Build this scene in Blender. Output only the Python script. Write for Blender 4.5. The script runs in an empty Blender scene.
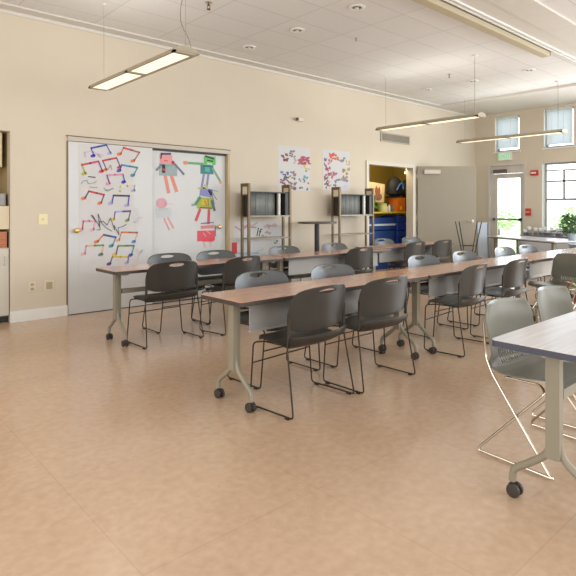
import bpy, bmesh, math, random
from math import sin, cos, pi, radians, sqrt
from mathutils import Vector, Matrix
random.seed(7)
S = bpy.context.scene
C = S.collection

# ------------------------------------------------------------------ camera
cd_ = bpy.data.cameras.new('camera'); cam = bpy.data.objects.new('camera', cd_); C.objects.link(cam)
cam.location = (0, 0, 1.33); cam.rotation_euler = (pi/2, 0, -math.atan2(.6667, .7454))
cd_.sensor_width = 36; cd_.lens = 534/576*36; cd_.shift_y = (209.5-288)/576
cd_.clip_start = .05; cd_.clip_end = 300
S.camera = cam

# ------------------------------------------------------------------ world, added fill lights, exposure
S.view_settings.view_transform = 'Standard'; S.view_settings.look = 'None'
S.view_settings.gamma = 1; S.view_settings.use_curve_mapping = False
S.view_settings.exposure = 0.42
w = bpy.data.worlds.new('sky'); S.world = w; w.use_nodes = True
bg = w.node_tree.nodes['Background']; bg.inputs[0].default_value = (.86, .93, 1, 1); bg.inputs[1].default_value = 2.8

def area(name, loc, rot, sx, sy, power, col):
    l = bpy.data.lights.new(name, 'AREA'); l.shape = 'RECTANGLE'; l.size = sx; l.size_y = sy
    l.energy = power; l.color = col
    o = bpy.data.objects.new(name, l); C.objects.link(o); o.location = loc; o.rotation_euler = rot
    return o
# added fill lights: windowless right and rear walls, extra at the far windows
area('fill_right', (6.2, -3.8, 2.0), (radians(90), 0, 0), 11, 2.6, 280, (.86, .93, 1))
area('fill_rear', (-2.9, 1.5, 2.0), (0, radians(-90), 0), 2.6, 7, 150, (.96, .97, 1))
area('fill_far', (12.3, .8, 1.9), (0, radians(90), 0), 2.2, 5.5, 250, (.84, .92, 1))

# ------------------------------------------------------------------ materials
def lin(c):
    return tuple(((v/255)/12.92 if v/255 <= .04045 else ((v/255+.055)/1.055)**2.4) for v in c)
MATS = {}
def mat(name, col, rough=.5, metal=0, noise=0, nscale=8, bump=0, spec=.5, emit=0, coat=0):
    if name in MATS: return MATS[name]
    m = bpy.data.materials.new(name); m.use_nodes = True; nt = m.node_tree; b = nt.nodes['Principled BSDF']
    c = lin(col) + (1,)
    b.inputs['Base Color'].default_value = c; b.inputs['Roughness'].default_value = rough
    b.inputs['Metallic'].default_value = metal; b.inputs['Specular IOR Level'].default_value = spec
    b.inputs['Coat Weight'].default_value = coat
    tc = nt.nodes.new('ShaderNodeTexCoord'); nz = nt.nodes.new('ShaderNodeTexNoise')
    nz.inputs['Scale'].default_value = nscale; nz.inputs['Detail'].default_value = 4
    nt.links.new(tc.outputs['Object'], nz.inputs['Vector'])
    n = noise if noise else .04
    mx = nt.nodes.new('ShaderNodeMix'); mx.data_type = 'RGBA'
    mx.inputs[6].default_value = tuple(max(0, v*(1-n)) for v in c[:3]) + (1,)
    mx.inputs[7].default_value = tuple(min(1, v*(1+n)) for v in c[:3]) + (1,)
    nt.links.new(nz.outputs['Fac'], mx.inputs[0]); nt.links.new(mx.outputs[2], b.inputs['Base Color'])
    if bump:
        bp = nt.nodes.new('ShaderNodeBump'); bp.inputs['Strength'].default_value = bump; bp.inputs['Distance'].default_value = .002
        nt.links.new(nz.outputs['Fac'], bp.inputs['Height']); nt.links.new(bp.outputs[0], b.inputs['Normal'])
    if emit:
        b.inputs['Emission Color'].default_value = c; b.inputs['Emission Strength'].default_value = emit
    MATS[name] = m
    return m

wall_m = mat('wall_paint', (213, 202, 183), .85, noise=.03, nscale=2, spec=.2)
trim_m = mat('trim_white', (232, 232, 226), .45)
jamb_m = mat('tan_metal_frame', (188, 168, 132), .45)
door_m = mat('door_greige', (146, 138, 119), .45)
board_m = mat('closet_white', (206, 207, 206), .32, noise=.02)
plas = mat('charcoal_plastic', (47, 43, 36), .34, noise=.10, nscale=20)
plas2 = mat('sage_grey_plastic', (117, 116, 104), .34, noise=.05, nscale=20)
rod_m = mat('dark_bronze_rod', (64, 52, 40), .35, .6)
chrome = mat('chrome_rod', (196, 186, 170), .22, .95)
post_m = mat('grey_beige_powder_coat', (146, 140, 122), .42)
band_m = mat('dark_edge_band', (66, 58, 52), .45)
band2_m = mat('slate_edge_band', (70, 74, 88), .4)
tyre_m = mat('caster_tread', (62, 56, 50), .55)
black_m = mat('black_metal', (38, 36, 34), .4)
panel_m = mat('modesty_grey', (172, 171, 168), .25, .1, noise=.05)
white_m = mat('white_plastic', (236, 236, 232), .4)
paper_m = mat('paper_white', (208, 207, 206), .8, noise=.03, nscale=5)
brass_m = mat('brass', (205, 170, 95), .3, .8)
bronze_m = mat('bronze_tube', (112, 94, 68), .4, .3)

def wood_mat(name, c1, c2, rough):
    m = bpy.data.materials.new(name); m.use_nodes = True; nt = m.node_tree; b = nt.nodes['Principled BSDF']
    tc = nt.nodes.new('ShaderNodeTexCoord'); mp = nt.nodes.new('ShaderNodeMapping'); mp.inputs['Scale'].default_value = (1.5, 38, 38)
    nz = nt.nodes.new('ShaderNodeTexNoise'); nz.inputs['Scale'].default_value = 1.2; nz.inputs['Detail'].default_value = 5
    rp = nt.nodes.new('ShaderNodeValToRGB'); rp.color_ramp.elements[0].position = .35; rp.color_ramp.elements[1].position = .68
    rp.color_ramp.elements[0].color = lin(c1)+(1,); rp.color_ramp.elements[1].color = lin(c2)+(1,)
    L = nt.links.new
    L(tc.outputs['Object'], mp.inputs[0]); L(mp.outputs[0], nz.inputs['Vector']); L(nz.outputs['Fac'], rp.inputs[0]); L(rp.outputs[0], b.inputs['Base Color'])
    b.inputs['Roughness'].default_value = rough
    b.inputs['Coat Weight'].default_value = .6; b.inputs['Coat Roughness'].default_value = .16
    return m
lam_m = wood_mat('red_oak_laminate', (188, 140, 116), (206, 160, 138), .25)
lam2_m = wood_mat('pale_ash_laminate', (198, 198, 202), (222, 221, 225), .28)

def floor_mat():
    m = bpy.data.materials.new('vinyl_floor'); m.use_nodes = True; nt = m.node_tree; b = nt.nodes['Principled BSDF']; L = nt.links.new
    tc = nt.nodes.new('ShaderNodeTexCoord')
    n1 = nt.nodes.new('ShaderNodeTexNoise'); n1.inputs['Scale'].default_value = 1.1; n1.inputs['Detail'].default_value = 6
    n2 = nt.nodes.new('ShaderNodeTexNoise'); n2.inputs['Scale'].default_value = 22; n2.inputs['Detail'].default_value = 8
    L(tc.outputs['Object'], n1.inputs['Vector']); L(tc.outputs['Object'], n2.inputs['Vector'])
    rp = nt.nodes.new('ShaderNodeValToRGB'); e = rp.color_ramp.elements
    e[0].position = .3; e[0].color = lin((188, 158, 130))+(1,); e[1].position = .72; e[1].color = lin((211, 182, 155))+(1,)
    ad = nt.nodes.new('ShaderNodeMath'); ad.operation = 'MULTIPLY_ADD'; ad.inputs[1].default_value = .55
    mu = nt.nodes.new('ShaderNodeMath'); mu.operation = 'MULTIPLY'; mu.inputs[1].default_value = .45
    L(n1.outputs['Fac'], mu.inputs[0]); L(n2.outputs['Fac'], ad.inputs[0]); L(mu.outputs[0], ad.inputs[2]); L(ad.outputs[0], rp.inputs[0])
    br = nt.nodes.new('ShaderNodeTexBrick'); br.offset = 0; br.inputs['Scale'].default_value = 1
    br.inputs['Brick Width'].default_value = .9; br.inputs['Row Height'].default_value = .9; br.inputs['Mortar Size'].default_value = .004
    br.inputs['Mortar Smooth'].default_value = .6
    br.inputs['Color1'].default_value = (1, 1, 1, 1); br.inputs['Color2'].default_value = (1, 1, 1, 1); br.inputs['Mortar'].default_value = (.9, .88, .86, 1)
    L(tc.outputs['Object'], br.inputs['Vector'])
    mx = nt.nodes.new('ShaderNodeMix'); mx.data_type = 'RGBA'; mx.blend_type = 'MULTIPLY'; mx.inputs[0].default_value = 1
    L(rp.outputs[0], mx.inputs[6]); L(br.outputs['Color'], mx.inputs[7]); L(mx.outputs[2], b.inputs['Base Color'])
    mr = nt.nodes.new('ShaderNodeMapRange'); mr.inputs[3].default_value = .15; mr.inputs[4].default_value = .25
    L(n1.outputs['Fac'], mr.inputs[0]); L(mr.outputs[0], b.inputs['Roughness'])
    b.inputs['Specular IOR Level'].default_value = .7
    bp = nt.nodes.new('ShaderNodeBump'); bp.inputs['Strength'].default_value = .12; bp.inputs['Distance'].default_value = .004
    L(n1.outputs['Fac'], bp.inputs['Height']); L(bp.outputs[0], b.inputs['Normal'])
    return m
def tile_mat():
    m = bpy.data.materials.new('ceiling_tile'); m.use_nodes = True; nt = m.node_tree; b = nt.nodes['Principled BSDF']; L = nt.links.new
    tc = nt.nodes.new('ShaderNodeTexCoord'); mp = nt.nodes.new('ShaderNodeMapping'); mp.inputs['Location'].default_value = (-2.67+.885*8, -4.37+.5*20, 0)
    L(tc.outputs['Object'], mp.inputs[0])
    br = nt.nodes.new('ShaderNodeTexBrick'); br.offset = 0; br.inputs['Scale'].default_value = 1
    br.inputs['Brick Width'].default_value = .885; br.inputs['Row Height'].default_value = .5; br.inputs['Mortar Size'].default_value = .008
    br.inputs['Mortar Smooth'].default_value = .3
    br.inputs['Color1'].default_value = lin((232, 231, 228))+(1,); br.inputs['Color2'].default_value = lin((227, 226, 223))+(1,); br.inputs['Mortar'].default_value = lin((208, 206, 200))+(1,)
    L(mp.outputs[0], br.inputs['Vector'])
    nz = nt.nodes.new('ShaderNodeTexNoise'); nz.inputs['Scale'].default_value = 90; nz.inputs['Detail'].default_value = 3
    L(tc.outputs['Object'], nz.inputs['Vector'])
    mr = nt.nodes.new('ShaderNodeMapRange'); mr.inputs[1].default_value = .3; mr.inputs[2].default_value = .6; mr.inputs[3].default_value = .90; mr.inputs[4].default_value = 1
    L(nz.outputs['Fac'], mr.inputs[0])
    mx = nt.nodes.new('ShaderNodeMix'); mx.data_type = 'RGBA'; mx.blend_type = 'MULTIPLY'; mx.inputs[0].default_value = 1
    L(br.outputs['Color'], mx.inputs[6]); L(mr.outputs[0], mx.inputs[7]); L(mx.outputs[2], b.inputs['Base Color'])
    b.inputs['Roughness'].default_value = .9; b.inputs['Specular IOR Level'].default_value = .15
    return m
def glass_mat():
    m = bpy.data.materials.new('window_glass'); m.use_nodes = True; nt = m.node_tree; nt.nodes.clear(); L = nt.links.new
    o = nt.nodes.new('ShaderNodeOutputMaterial'); t = nt.nodes.new('ShaderNodeBsdfTransparent'); g = nt.nodes.new('ShaderNodeBsdfGlossy'); g.inputs['Roughness'].default_value = .02
    f = nt.nodes.new('ShaderNodeFresnel'); f.inputs[0].default_value = 1.35; mx = nt.nodes.new('ShaderNodeMixShader')
    L(f.outputs[0], mx.inputs[0]); L(t.outputs[0], mx.inputs[1]); L(g.outputs[0], mx.inputs[2]); L(mx.outputs[0], o.inputs[0])
    return m
def blind_mat():
    m = bpy.data.materials.new('blind_slat'); m.use_nodes = True; nt = m.node_tree; nt.nodes.clear(); L = nt.links.new
    o = nt.nodes.new('ShaderNodeOutputMaterial'); d = nt.nodes.new('ShaderNodeBsdfDiffuse'); t = nt.nodes.new('ShaderNodeBsdfTranslucent')
    d.inputs[0].default_value = (.85, .88, .92, 1); t.inputs[0].default_value = (.9, .93, .96, 1)
    mx = nt.nodes.new('ShaderNodeMixShader'); mx.inputs[0].default_value = .62
    L(d.outputs[0], mx.inputs[1]); L(t.outputs[0], mx.inputs[2]); L(mx.outputs[0], o.inputs[0])
    return m
glass = glass_mat(); blind_m = blind_mat()

# ------------------------------------------------------------------ mesh builder
class MB:
    def __init__(s): s.v = []; s.f = []; s.mi = []; s.cur = 0
    def box(s, x0, y0, z0, x1, y1, z1, M=None):
        n = len(s.v)
        for z in (z0, z1):
            for x, y in ((x0, y0), (x1, y0), (x1, y1), (x0, y1)):
                p = Vector((x, y, z)); s.v.append(tuple(M @ p if M else p))
        for q in ((3, 2, 1, 0), (4, 5, 6, 7), (0, 1, 5, 4), (1, 2, 6, 5), (2, 3, 7, 6), (3, 0, 4, 7)):
            s.f.append(tuple(n+i for i in q)); s.mi.append(s.cur)
        return s
    def bar(s, a, b, wx, wy, up=(0, 0, 1)):
        a = Vector(a); b = Vector(b); d = b-a; L = d.length; z = d.normalized(); u = Vector(up)
        if abs(z.dot(u)) > .98: u = Vector((0, 1, 0))
        x = u.cross(z).normalized(); y = z.cross(x)
        M = Matrix((x, y, z)).transposed().to_4x4(); M.translation = a
        return s.box(-wx/2, -wy/2, 0, wx/2, wy/2, L, M)
    def tube(s, pts, r, n=8, cap=True, sub=0, flat=None):
        P = [Vector(p) for p in pts]
        if sub:                                     # round the bends
            Q = [P[0]]
            for i in range(1, len(P)-1):
                a, b, c = P[i-1], P[i], P[i+1]
                k = min(sub, (b-a).length*.45, (c-b).length*.45)
                p0 = b+(a-b).normalized()*k; p1 = b+(c-b).normalized()*k
                for t in (0, .25, .5, .75, 1): Q.append(p0*(1-t)**2 + b*2*t*(1-t) + p1*t*t)
            Q.append(P[-1]); P = Q
        base = len(s.v); N = len(P)
        t0 = (P[1]-P[0]).normalized(); u = Vector((1, 0, 0)) if abs(t0.x) < .9 else Vector((0, 1, 0))
        u = (u - t0*u.dot(t0)).normalized()
        for i in range(N):
            t = (P[min(i+1, N-1)]-P[max(i-1, 0)]).normalized()
            u = (u - t*u.dot(t)).normalized(); v = t.cross(u)
            ri = r[i] if isinstance(r, (list, tuple)) else r
            for k in range(n):
                a = 2*pi*k/n; s.v.append(tuple(P[i]+u*(ri*cos(a))+v*(ri*sin(a)*(flat or 1))))
        for i in range(N-1):
            for k in range(n):
                s.f.append((base+i*n+k, base+i*n+(k+1) % n, base+(i+1)*n+(k+1) % n, base+(i+1)*n+k)); s.mi.append(s.cur)
        if cap:
            s.f.append(tuple(base+k for k in range(n-1, -1, -1))); s.mi.append(s.cur)
            s.f.append(tuple(base+(N-1)*n+k for k in range(n))); s.mi.append(s.cur)
        return s
    def lathe(s, prof, c=(0, 0, 0), n=20, M=None):
        base = len(s.v)
        for r, z in prof:
            for k in range(n):
                a = 2*pi*k/n; p = Vector((r*cos(a), r*sin(a), z))
                if M: p = M @ p
                s.v.append((p.x+c[0], p.y+c[1], p.z+c[2]))
        for i in range(len(prof)-1):
            for k in range(n):
                s.f.append((base+i*n+k, base+i*n+(k+1) % n, base+(i+1)*n+(k+1) % n, base+(i+1)*n+k)); s.mi.append(s.cur)
        s.f.append(tuple(base+k for k in range(n-1, -1, -1))); s.mi.append(s.cur)
        s.f.append(tuple(base+(len(prof)-1)*n+k for k in range(n))); s.mi.append(s.cur)
        return s
    def prism(s, pts, h0, h1, fn):
        """polygon pts (a,b) extruded from h0 to h1, fn(a,b,h)->xyz"""
        n = len(s.v); N = len(pts)
        for h in (h0, h1):
            for a, b in pts: s.v.append(tuple(fn(a, b, h)))
        s.f.append(tuple(n+i for i in range(N-1, -1, -1))); s.mi.append(s.cur)
        s.f.append(tuple(n+N+i for i in range(N))); s.mi.append(s.cur)
        for i in range(N):
            j = (i+1) % N; s.f.append((n+i, n+j, n+N+j, n+N+i)); s.mi.append(s.cur)
        return s
    def build(s, name, m, parent=None, smooth=False, bevel=0):
        me = bpy.data.meshes.new(name); me.from_pydata(s.v, [], s.f)
        ms = m if isinstance(m, (list, tuple)) else [m]
        for q in ms: me.materials.append(q)
        if len(ms) > 1: me.polygons.foreach_set('material_index', s.mi)
        bm = bmesh.new(); bm.from_mesh(me); bmesh.ops.recalc_face_normals(bm, faces=bm.faces)
        bm.to_mesh(me); bm.free()
        if smooth:
            me.polygons.foreach_set('use_smooth', [True]*len(me.polygons))
            try: me.set_sharp_from_angle(angle=radians(40))
            except Exception: pass
        o = bpy.data.objects.new(name, me); C.objects.link(o); o.parent = parent
        if bevel:
            b = o.modifiers.new('bevel', 'BEVEL'); b.width = bevel; b.segments = 2; b.limit_method = 'ANGLE'
        return o

def tag(o, label=None, cat=None, group=None, kind=None):
    if label: o['label'] = label
    if cat: o['category'] = cat
    if group: o['group'] = group
    if kind: o['kind'] = kind
    return o
def empty(name, loc, label, cat, group=None, rz=0):
    o = bpy.data.objects.new(name, None); C.objects.link(o); o.location = loc; o.rotation_euler = (0, 0, rz); o.empty_display_size = .1
    return tag(o, label, cat, group)
def struct(name, mb, m, parent=None, **k):
    o = mb.build(name, m, parent, **k)
    if parent is None: o['kind'] = 'structure'
    return o
def dup(root, loc, rz, label, group=None):
    r = root.copy(); C.objects.link(r); r.location = loc; r.rotation_euler = (0, 0, rz); r['label'] = label
    if group: r['group'] = group
    for ch in list(root.children):
        c = ch.copy(); C.objects.link(c); c.parent = r
        for g in ch.children:
            d = g.copy(); C.objects.link(d); d.parent = c
    return r
def wall(name, axis, p0, p1, a0, a1, z0, z1, holes, m=None):
    """solid wall; axis 'y': plane y in p0..p1 running along x; holes (a0,a1,z0,z1)"""
    A = sorted({a0, a1, *[h[0] for h in holes], *[h[1] for h in holes]}); Z = sorted({z0, z1, *[h[2] for h in holes], *[h[3] for h in holes]})
    b = MB()
    for j in range(len(Z)-1):
        run = None
        for i in range(len(A)-1):
            ca = (A[i]+A[i+1])/2; cz = (Z[j]+Z[j+1])/2
            if any(h[0] < ca < h[1] and h[2] < cz < h[3] for h in holes):
                continue
            if axis == 'y': b.box(A[i], p0, Z[j], A[i+1], p1, Z[j+1])
            else: b.box(p0, A[i], Z[j], p1, A[i+1], Z[j+1])
    return struct(name, b, m or wall_m)

# ------------------------------------------------------------------ the room
W = 6.85; FX = 12.4; H = 3.68
struct('floor', MB().box(-3, -4, -.1, FX+.2, W+1.9, 0), floor_mat())
tiles = tile_mat()
struct('ceiling', MB().box(-3, -4, H, FX+.2, W, H+.1), tiles)
struct('trim_1', MB().box(-3, W-.19, H-.022, FX, W, H-.001).box(-3, W-.02, H-.06, FX, W, H-.02), mat('cornice_white', (216, 212, 204), .7))
struct('trim_2', MB().box(10.60, -4, H-.05, 10.72, W-.19, H-.001).box(10.72, -4, H-.025, FX, W-.19, H-.001), MATS['cornice_white'])
struct('trim_3', MB().box(-3, 2.60, H-.03, 10.6, 2.95, H-.001).box(-3, 2.95, H-.02, 10.6, 3.24, H-.001), MATS['cornice_white'])
wall('wall_left', 'y', W, W+.14, -3, FX+.2, 0, H+.1, [(0.3, 1.75, 0, 2.25), (2.41, 4.88, 0, 2.25), (8.25, 9.75, 0, 2.24)])
DY0, DY1 = 5.62, 6.45     # far door
wall('wall_far', 'x', FX, FX+.2, -4, W+.2, 0, H+.1,
     [(DY0, DY1, 0, 2.39), (4.42, 5.2, .82, 2.39), (5.72, 6.32, 2.72, 3.56), (4.52, 5.16, 2.72, 3.60),
      (2.9, 3.7, .82, 2.39), (1.3, 2.1, .82, 2.39), (-.3, .5, .82, 2.39), (-1.9, -1.1, .82, 2.39), (2.9, 3.6, 2.72, 3.6), (1.3, 2.0, 2.72, 3.6), (-.3, .4, 2.72, 3.6)])
struct('wall_right', MB().box(-3, -4.1, 0, FX, -4, H), wall_m)
struct('wall_rear', MB().box(-3.1, -4, 0, -3, W, H), wall_m)
bb = MB().box(1.745, W-.018, 0, 2.405, W, .115).box(1.745, W-.012, .115, 2.405, W, .13)
struct('baseboard_left', bb, trim_m)
bb2 = MB()
for x0, x1 in ((-3, .3), (4.89, 8.19), (9.81, FX)): bb2.box(x0, W-.018, 0, x1, W, .115).box(x0, W-.012, .115, x1, W, .13)
struct('baseboard_back', bb2, trim_m)
bb3 = MB().box(FX-.018, -4, 0, FX, DY0-.06, .13).box(FX-.018, DY1+.06, 0, FX, W-.02, .13)
struct('baseboard_far', bb3, trim_m)

# kitchenette recess on the left
kr = MB().box(.2, W+.14, 0, .3, W+.8, 2.4).box(1.75, W+.14, 0, 1.87, W+.8, 2.4).box(.2, W+.75, 0, 1.85, W+.85, 2.4).box(.2, W+.14, 2.25, 1.85, W+.8, 2.4)
struct('wall_recess', kr, mat('recess_tan', (196, 172, 124), .8))
# storage room behind the double opening
sr = MB().box(7.7, W+.14, 0, 7.8, W+1.75, 2.8).box(11.4, W+.14, 0, 11.5, W+1.75, 2.8).box(7.7, W+1.75, 0, 11.5, W+1.85, 2.9).box(7.7, W+.14, 2.8, 11.5, W+1.75, 2.9)
struct('wall_storage', sr, mat('storage_olive_paint', (150, 128, 58), .8))
# closet back
struct('wall_closet', MB().box(2.3, W+.14, 0, 5.0, W+.2, 2.3), wall_m)

# closet: header, jambs and two white sliding panels
struct('trim_4', MB().box(2.405, W-.025, 2.195, 4.90, W-.002, 2.25), mat('header_grey', (196, 188, 172), .5))
struct('trim_9', MB().box(2.39, W-.03, 2.2505, 4.90, W-.002, 2.262), mat('header_brown', (120, 100, 78), .5))
struct('trim_5', MB().box(4.85, W-.018, 0, 4.89, W+.10, 2.19), jamb_m)
struct('trim_10', MB().box(2.395, W-.008, 0, 2.411, W+.05, 2.19), mat('jamb_brown', (128, 108, 84), .5))
def panel_door(name, x0, x1, y, kx, z1):
    o = struct(name, MB().box(x0, y, .008, x1, y+.035, z1), board_m, bevel=.003)
    M = Matrix.Rotation(pi/2, 4, 'X')
    k = MB().lathe([(.012, 0), (.012, .03), (.03, .045), (.034, .058), (.024, .072), (.004, .076)], (kx, y+.001, 1.062), 16, M)
    k.build('door_knob', brass_m, o, True)
    return o
panel_door('door_1', 2.415, 3.57, W-.012, 2.50, 2.19)
panel_door('door_2', 3.52, 4.845, W+.04, 4.70, 2.185)
struct('trim_6', MB().box(3.57, W+.02, 2.165, 4.84, W+.04, 2.19).box(2.41, W-.01, .0, 4.84, W+.1, .008), black_m)

# storage door frame and open leaf
ft = MB()
ft.box(8.19, W-.03, 0, 8.26, W+.15, 2.23).box(9.74, W-.03, 0, 9.84, W+.15, 2.23).box(8.19, W-.03, 2.23, 9.84, W+.15, 2.30)
struct('trim_7', ft, mat('frame_cream', (214, 206, 190), .5))
leaf = MB().box(0, -.022, .01, 1.27, .022, 2.27)
lo = struct('door_3', leaf, door_m, bevel=.003)
lo.location = (9.86, W-.06, 0); lo.rotation_euler = (0, 0, math.atan2(-.6667, .7454))
MB().box(.13, -.075, 2.10, .48, -.022, 2.19).box(.14, -.05, 2.19, .40, -.022, 2.2).build('door_closer', mat('closer_silver', (178, 170, 155), .4, .5), lo, bevel=.004)
dh = MB(); dh.tube([(1.19, -.02, 1.08), (1.19, -.07, 1.08), (1.07, -.075, 1.08)], .011, 8, sub=.015)
dh.lathe([(.03, 0), (.03, .012)], (1.19, -.022, 1.08), 14, Matrix.Rotation(pi/2, 4, 'X')); dh.build('door_handle', mat('satin_nickel', (190, 182, 168), .3, .8), lo, True)
for z in (.25, 1.15, 2.05): MB().tube([(-.012, 0, z-.05), (-.012, 0, z+.05)], .012, 8).build('hinge', MATS['satin_nickel'], lo)

# far door (glazed) with closer and push bar
fr = MB(); Y0, Y1 = DY0, DY1
fr.box(FX-.02, Y0-.06, 0, FX+.21, Y0+.005, 2.385).box(FX-.02, Y1-.005, 0, FX+.21, Y1+.06, 2.385).box(FX-.02, Y0-.06, 2.385, FX+.21, Y1+.06, 2.45).box(FX+.03, Y0+.005, 2.2, FX+.12, Y1-.005, 2.385)
struct('trim_8', fr, mat('door_frame_grey', (206, 200, 190), .5))
fd = MB(); dx0, dx1 = FX+.05, FX+.095
fd.box(dx0, Y0+.005, .01, dx1, Y0+.10, 2.19).box(dx0, Y1-.16, .01, dx1, Y1-.005, 2.19).box(dx0, Y0+.10, 2.08, dx1, Y1-.16, 2.19).box(dx0, Y0+.10, .01, dx1, Y1-.16, .25)
fdo = struct('door_4', fd, MATS['door_frame_grey'])
MB().box(dx0+.02, Y0+.10, .25, dx0+.026, Y1-.16, 2.08).build('pane', glass, fdo)
pb = MB().box(dx0-.06, Y0+.06, 1.07, dx0-.03, Y1-.08, 1.12).box(dx0-.06, Y0+.06, 1.06, dx0, Y0+.12, 1.13).box(dx0-.06, Y1-.14, 1.06, dx0, Y1-.08, 1.13)
pb.build('push_bar', MATS['satin_nickel'], fdo)
MB().box(dx0-.12, Y1-.42, 2.21, dx0-.01, Y1-.12, 2.29).bar((dx0-.07, Y1-.2, 2.2), (dx0-.25, Y1-.35, 2.19), .03, .015).build('door_closer', mat('closer_dark', (110, 100, 92), .4, .5), fdo)

def window(n, y0, y1, z0, z1, hung=True, blind=False):
    f = MB(); t = .045; xx0, xx1 = FX+.13, FX+.18
    f.box(xx0, y0, z0, xx1, y0+t, z1).box(xx0, y1-t, z0, xx1, y1, z1).box(xx0, y0+t, z0, xx1, y1-t, z0+t).box(xx0, y0+t, z1-t, xx1, y1-t, z1)
    if hung:
        zm = z0+(z1-z0)*.47
        f.box(xx0-.01, y0+t, zm-.025, xx1, y1-t, zm+.025)
        f.box(xx0, y0+t, z1-.19, xx1, y1-t, z1-.16)
        ym = (y0+y1)/2-.03; zq = (zm+z1-.17)/2+.08
        f.box(xx0+.01, ym-.02, zm, xx1-.01, ym+.02, z1-.17).box(xx0+.01, y0+t, zq-.02, xx1-.01, y1-t, zq+.02)
    o = struct('window_%d' % n, f, mat('window_frame', (160, 160, 158), .5))
    MB().box(xx0+.02, y0+t, z0+t, xx0+.025, y1-t, z1-t).build('pane', glass, o)
    r = MB().box(FX-.0, y0, z0-.001, FX+.2, y0+.004, z1).box(FX, y1-.004, z0, FX+.2, y1, z1).box(FX, y0, z1-.004, FX+.2, y1, z1).box(FX-.03, y0-.03, z0-.03, FX+.2, y1+.03, z0)
    r.build('window_reveal', trim_m, o)
    if blind:
        b = MB(); k = int((z1-z0-.12)/.024)
        for i in range(k):
            z = z1-.08-i*.024
            b.bar((FX+.045, y0+.05, z), (FX+.045, y1-.05, z), .030, .0025, up=(1.2, 0, 1))
        b.box(FX+.025, y0+.04, z1-.06, FX+.065, y1-.04, z1-.015)
        b.build('blind', blind_m, o)
        q = MB()
        for yy in (y0+.06, y0+.22*(1), y1-.17, y1-.06): q.box(FX+.018, yy-.006, z0+.06, FX+.022, yy+.006, z1-.02)
        q.build('blind_tape', white_m, o)
    return o
window(1, 4.42, 5.2, .82, 2.39)
window(2, 5.72, 6.32, 2.72, 3.56, False, True)
window(3, 4.52, 5.16, 2.72, 3.60, False, True)
for i, (y0, y1) in enumerate(((2.9, 3.7), (1.3, 2.1), (-.3, .5), (-1.9, -1.1))): window(4+i, y0, y1, .82, 2.39)
for i, (y0, y1) in enumerate(((2.9, 3.6), (1.3, 2.0), (-.3, .4))): window(8+i, y0, y1, 2.72, 3.6, False, True)

# outside
struct('ground_outside', MB().box(FX+.3, -30, -.4, 90, 60, -.3), mat('outdoor_lawn', (170, 190, 140), .9, noise=.2, nscale=1))
def tree(x, y, r, lab):
    t = empty('tree', (x, y, -.3), lab, 'tree', 'trees seen through the windows')
    MB().tube([(0, 0, 0), (.03, 0, .5), (0, .02, 1.0)], [.12, .09, .06]).build('trunk', mat('bark', (120, 100, 80), .9), t, True)
    b = MB()
    for i in range(260):
        a = random.uniform(0, 2*pi); e = random.uniform(-1, 1); q = r*random.uniform(.55, 1)
        p = Vector((q*cos(a)*sqrt(1-e*e), q*sin(a)*sqrt(1-e*e), 1.1+q*e*.6))
        M = Matrix.Translation(p) @ Matrix.Rotation(random.uniform(0, 6), 4, 'Z') @ Matrix.Rotation(random.uniform(0, 6), 4, 'X')
        b.prism([(-.16, 0), (0, -.08), (.16, 0), (0, .08)], 0, .01, lambda a_, b_, h, M=M: M @ Vector((a_, b_, h)))
    b.build('foliage', mat('pale_leaf', (190, 212, 165), .8, noise=.2), t)
tree(26, 9.2, 1.2, 'pale green tree outside, seen through the far window above the table plant')
tree(29, 14.6, 1.2, 'pale green tree outside, seen through the glass of the far exit door')

# ------------------------------------------------------------------ ceiling fittings
hs = MB().box(3.0, 3.26, H-.10, 8.1, 3.40, H-.021)
h0 = empty('screen_housing', (3, 3.3, H-.1), 'long beige screen case running along the ceiling above the tables', 'screen case')
o = MB().box(0, -.02, .0, 5.1, .10, .098).build('case', mat('case_beige', (190, 178, 150), .5), h0, bevel=.006)
MB().box(0, -.035, .06, 5.1, -.02, .098).box(5.1, -.02, .01, 5.12, .1, .09).build('end_bracket', mat('case_dark_grey', (120, 112, 98), .5), h0)  # dark grey strip along the top edge, plus the end piece
tr = empty('ceiling_track', (-3, 3.2, H-.02), 'white double ceiling track beside the beige screen case', 'ceiling track')
MB().box(0, -.03, -.02, 13.6, -.01, -.001).box(0, .03, -.02, 13.6, .05, -.001).build('rail', white_m, tr)

def downlight(x, y, lab):
    t = empty('recessed_downlight', (x, y, H), lab, 'ceiling light', 'recessed downlights in the ceiling tiles')
    r = MB()
    n = 24
    r.lathe([(.062, -.001), (.062, -.012), (.098, -.010), (.100, -.001)], n=n)
    r.build('trim_ring', white_m, t, True)
    MB().lathe([(.061, -.0015), (.050, -.004), (.03, -.003)], n=n).build('reflector', mat('reflector_dark_chrome', (120, 108, 92), .25, .8), t, True)
    MB().lathe([(.022, -.005), (.026, -.016), (.014, -.024)], n=12).build('bulb', mat('bulb_glass', (235, 230, 215), .2), t, True)
downlight(4.73, 4.09, 'largest recessed downlight, near the top edge of the photo right of centre')
downlight(4.75, 5.13, 'middle of the three near recessed downlights in the ceiling')
downlight(4.73, 6.13, 'recessed downlight closest to the left wall above the white closet panels')
downlight(9.0, 5.98, 'far recessed downlight nearest the left wall, above the storage doorway')
downlight(9.02, 5.02, 'middle far recessed downlight, right of the far ceiling sprinkler')
downlight(9.02, 4.0, 'far recessed downlight nearest the ceiling track')
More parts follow.
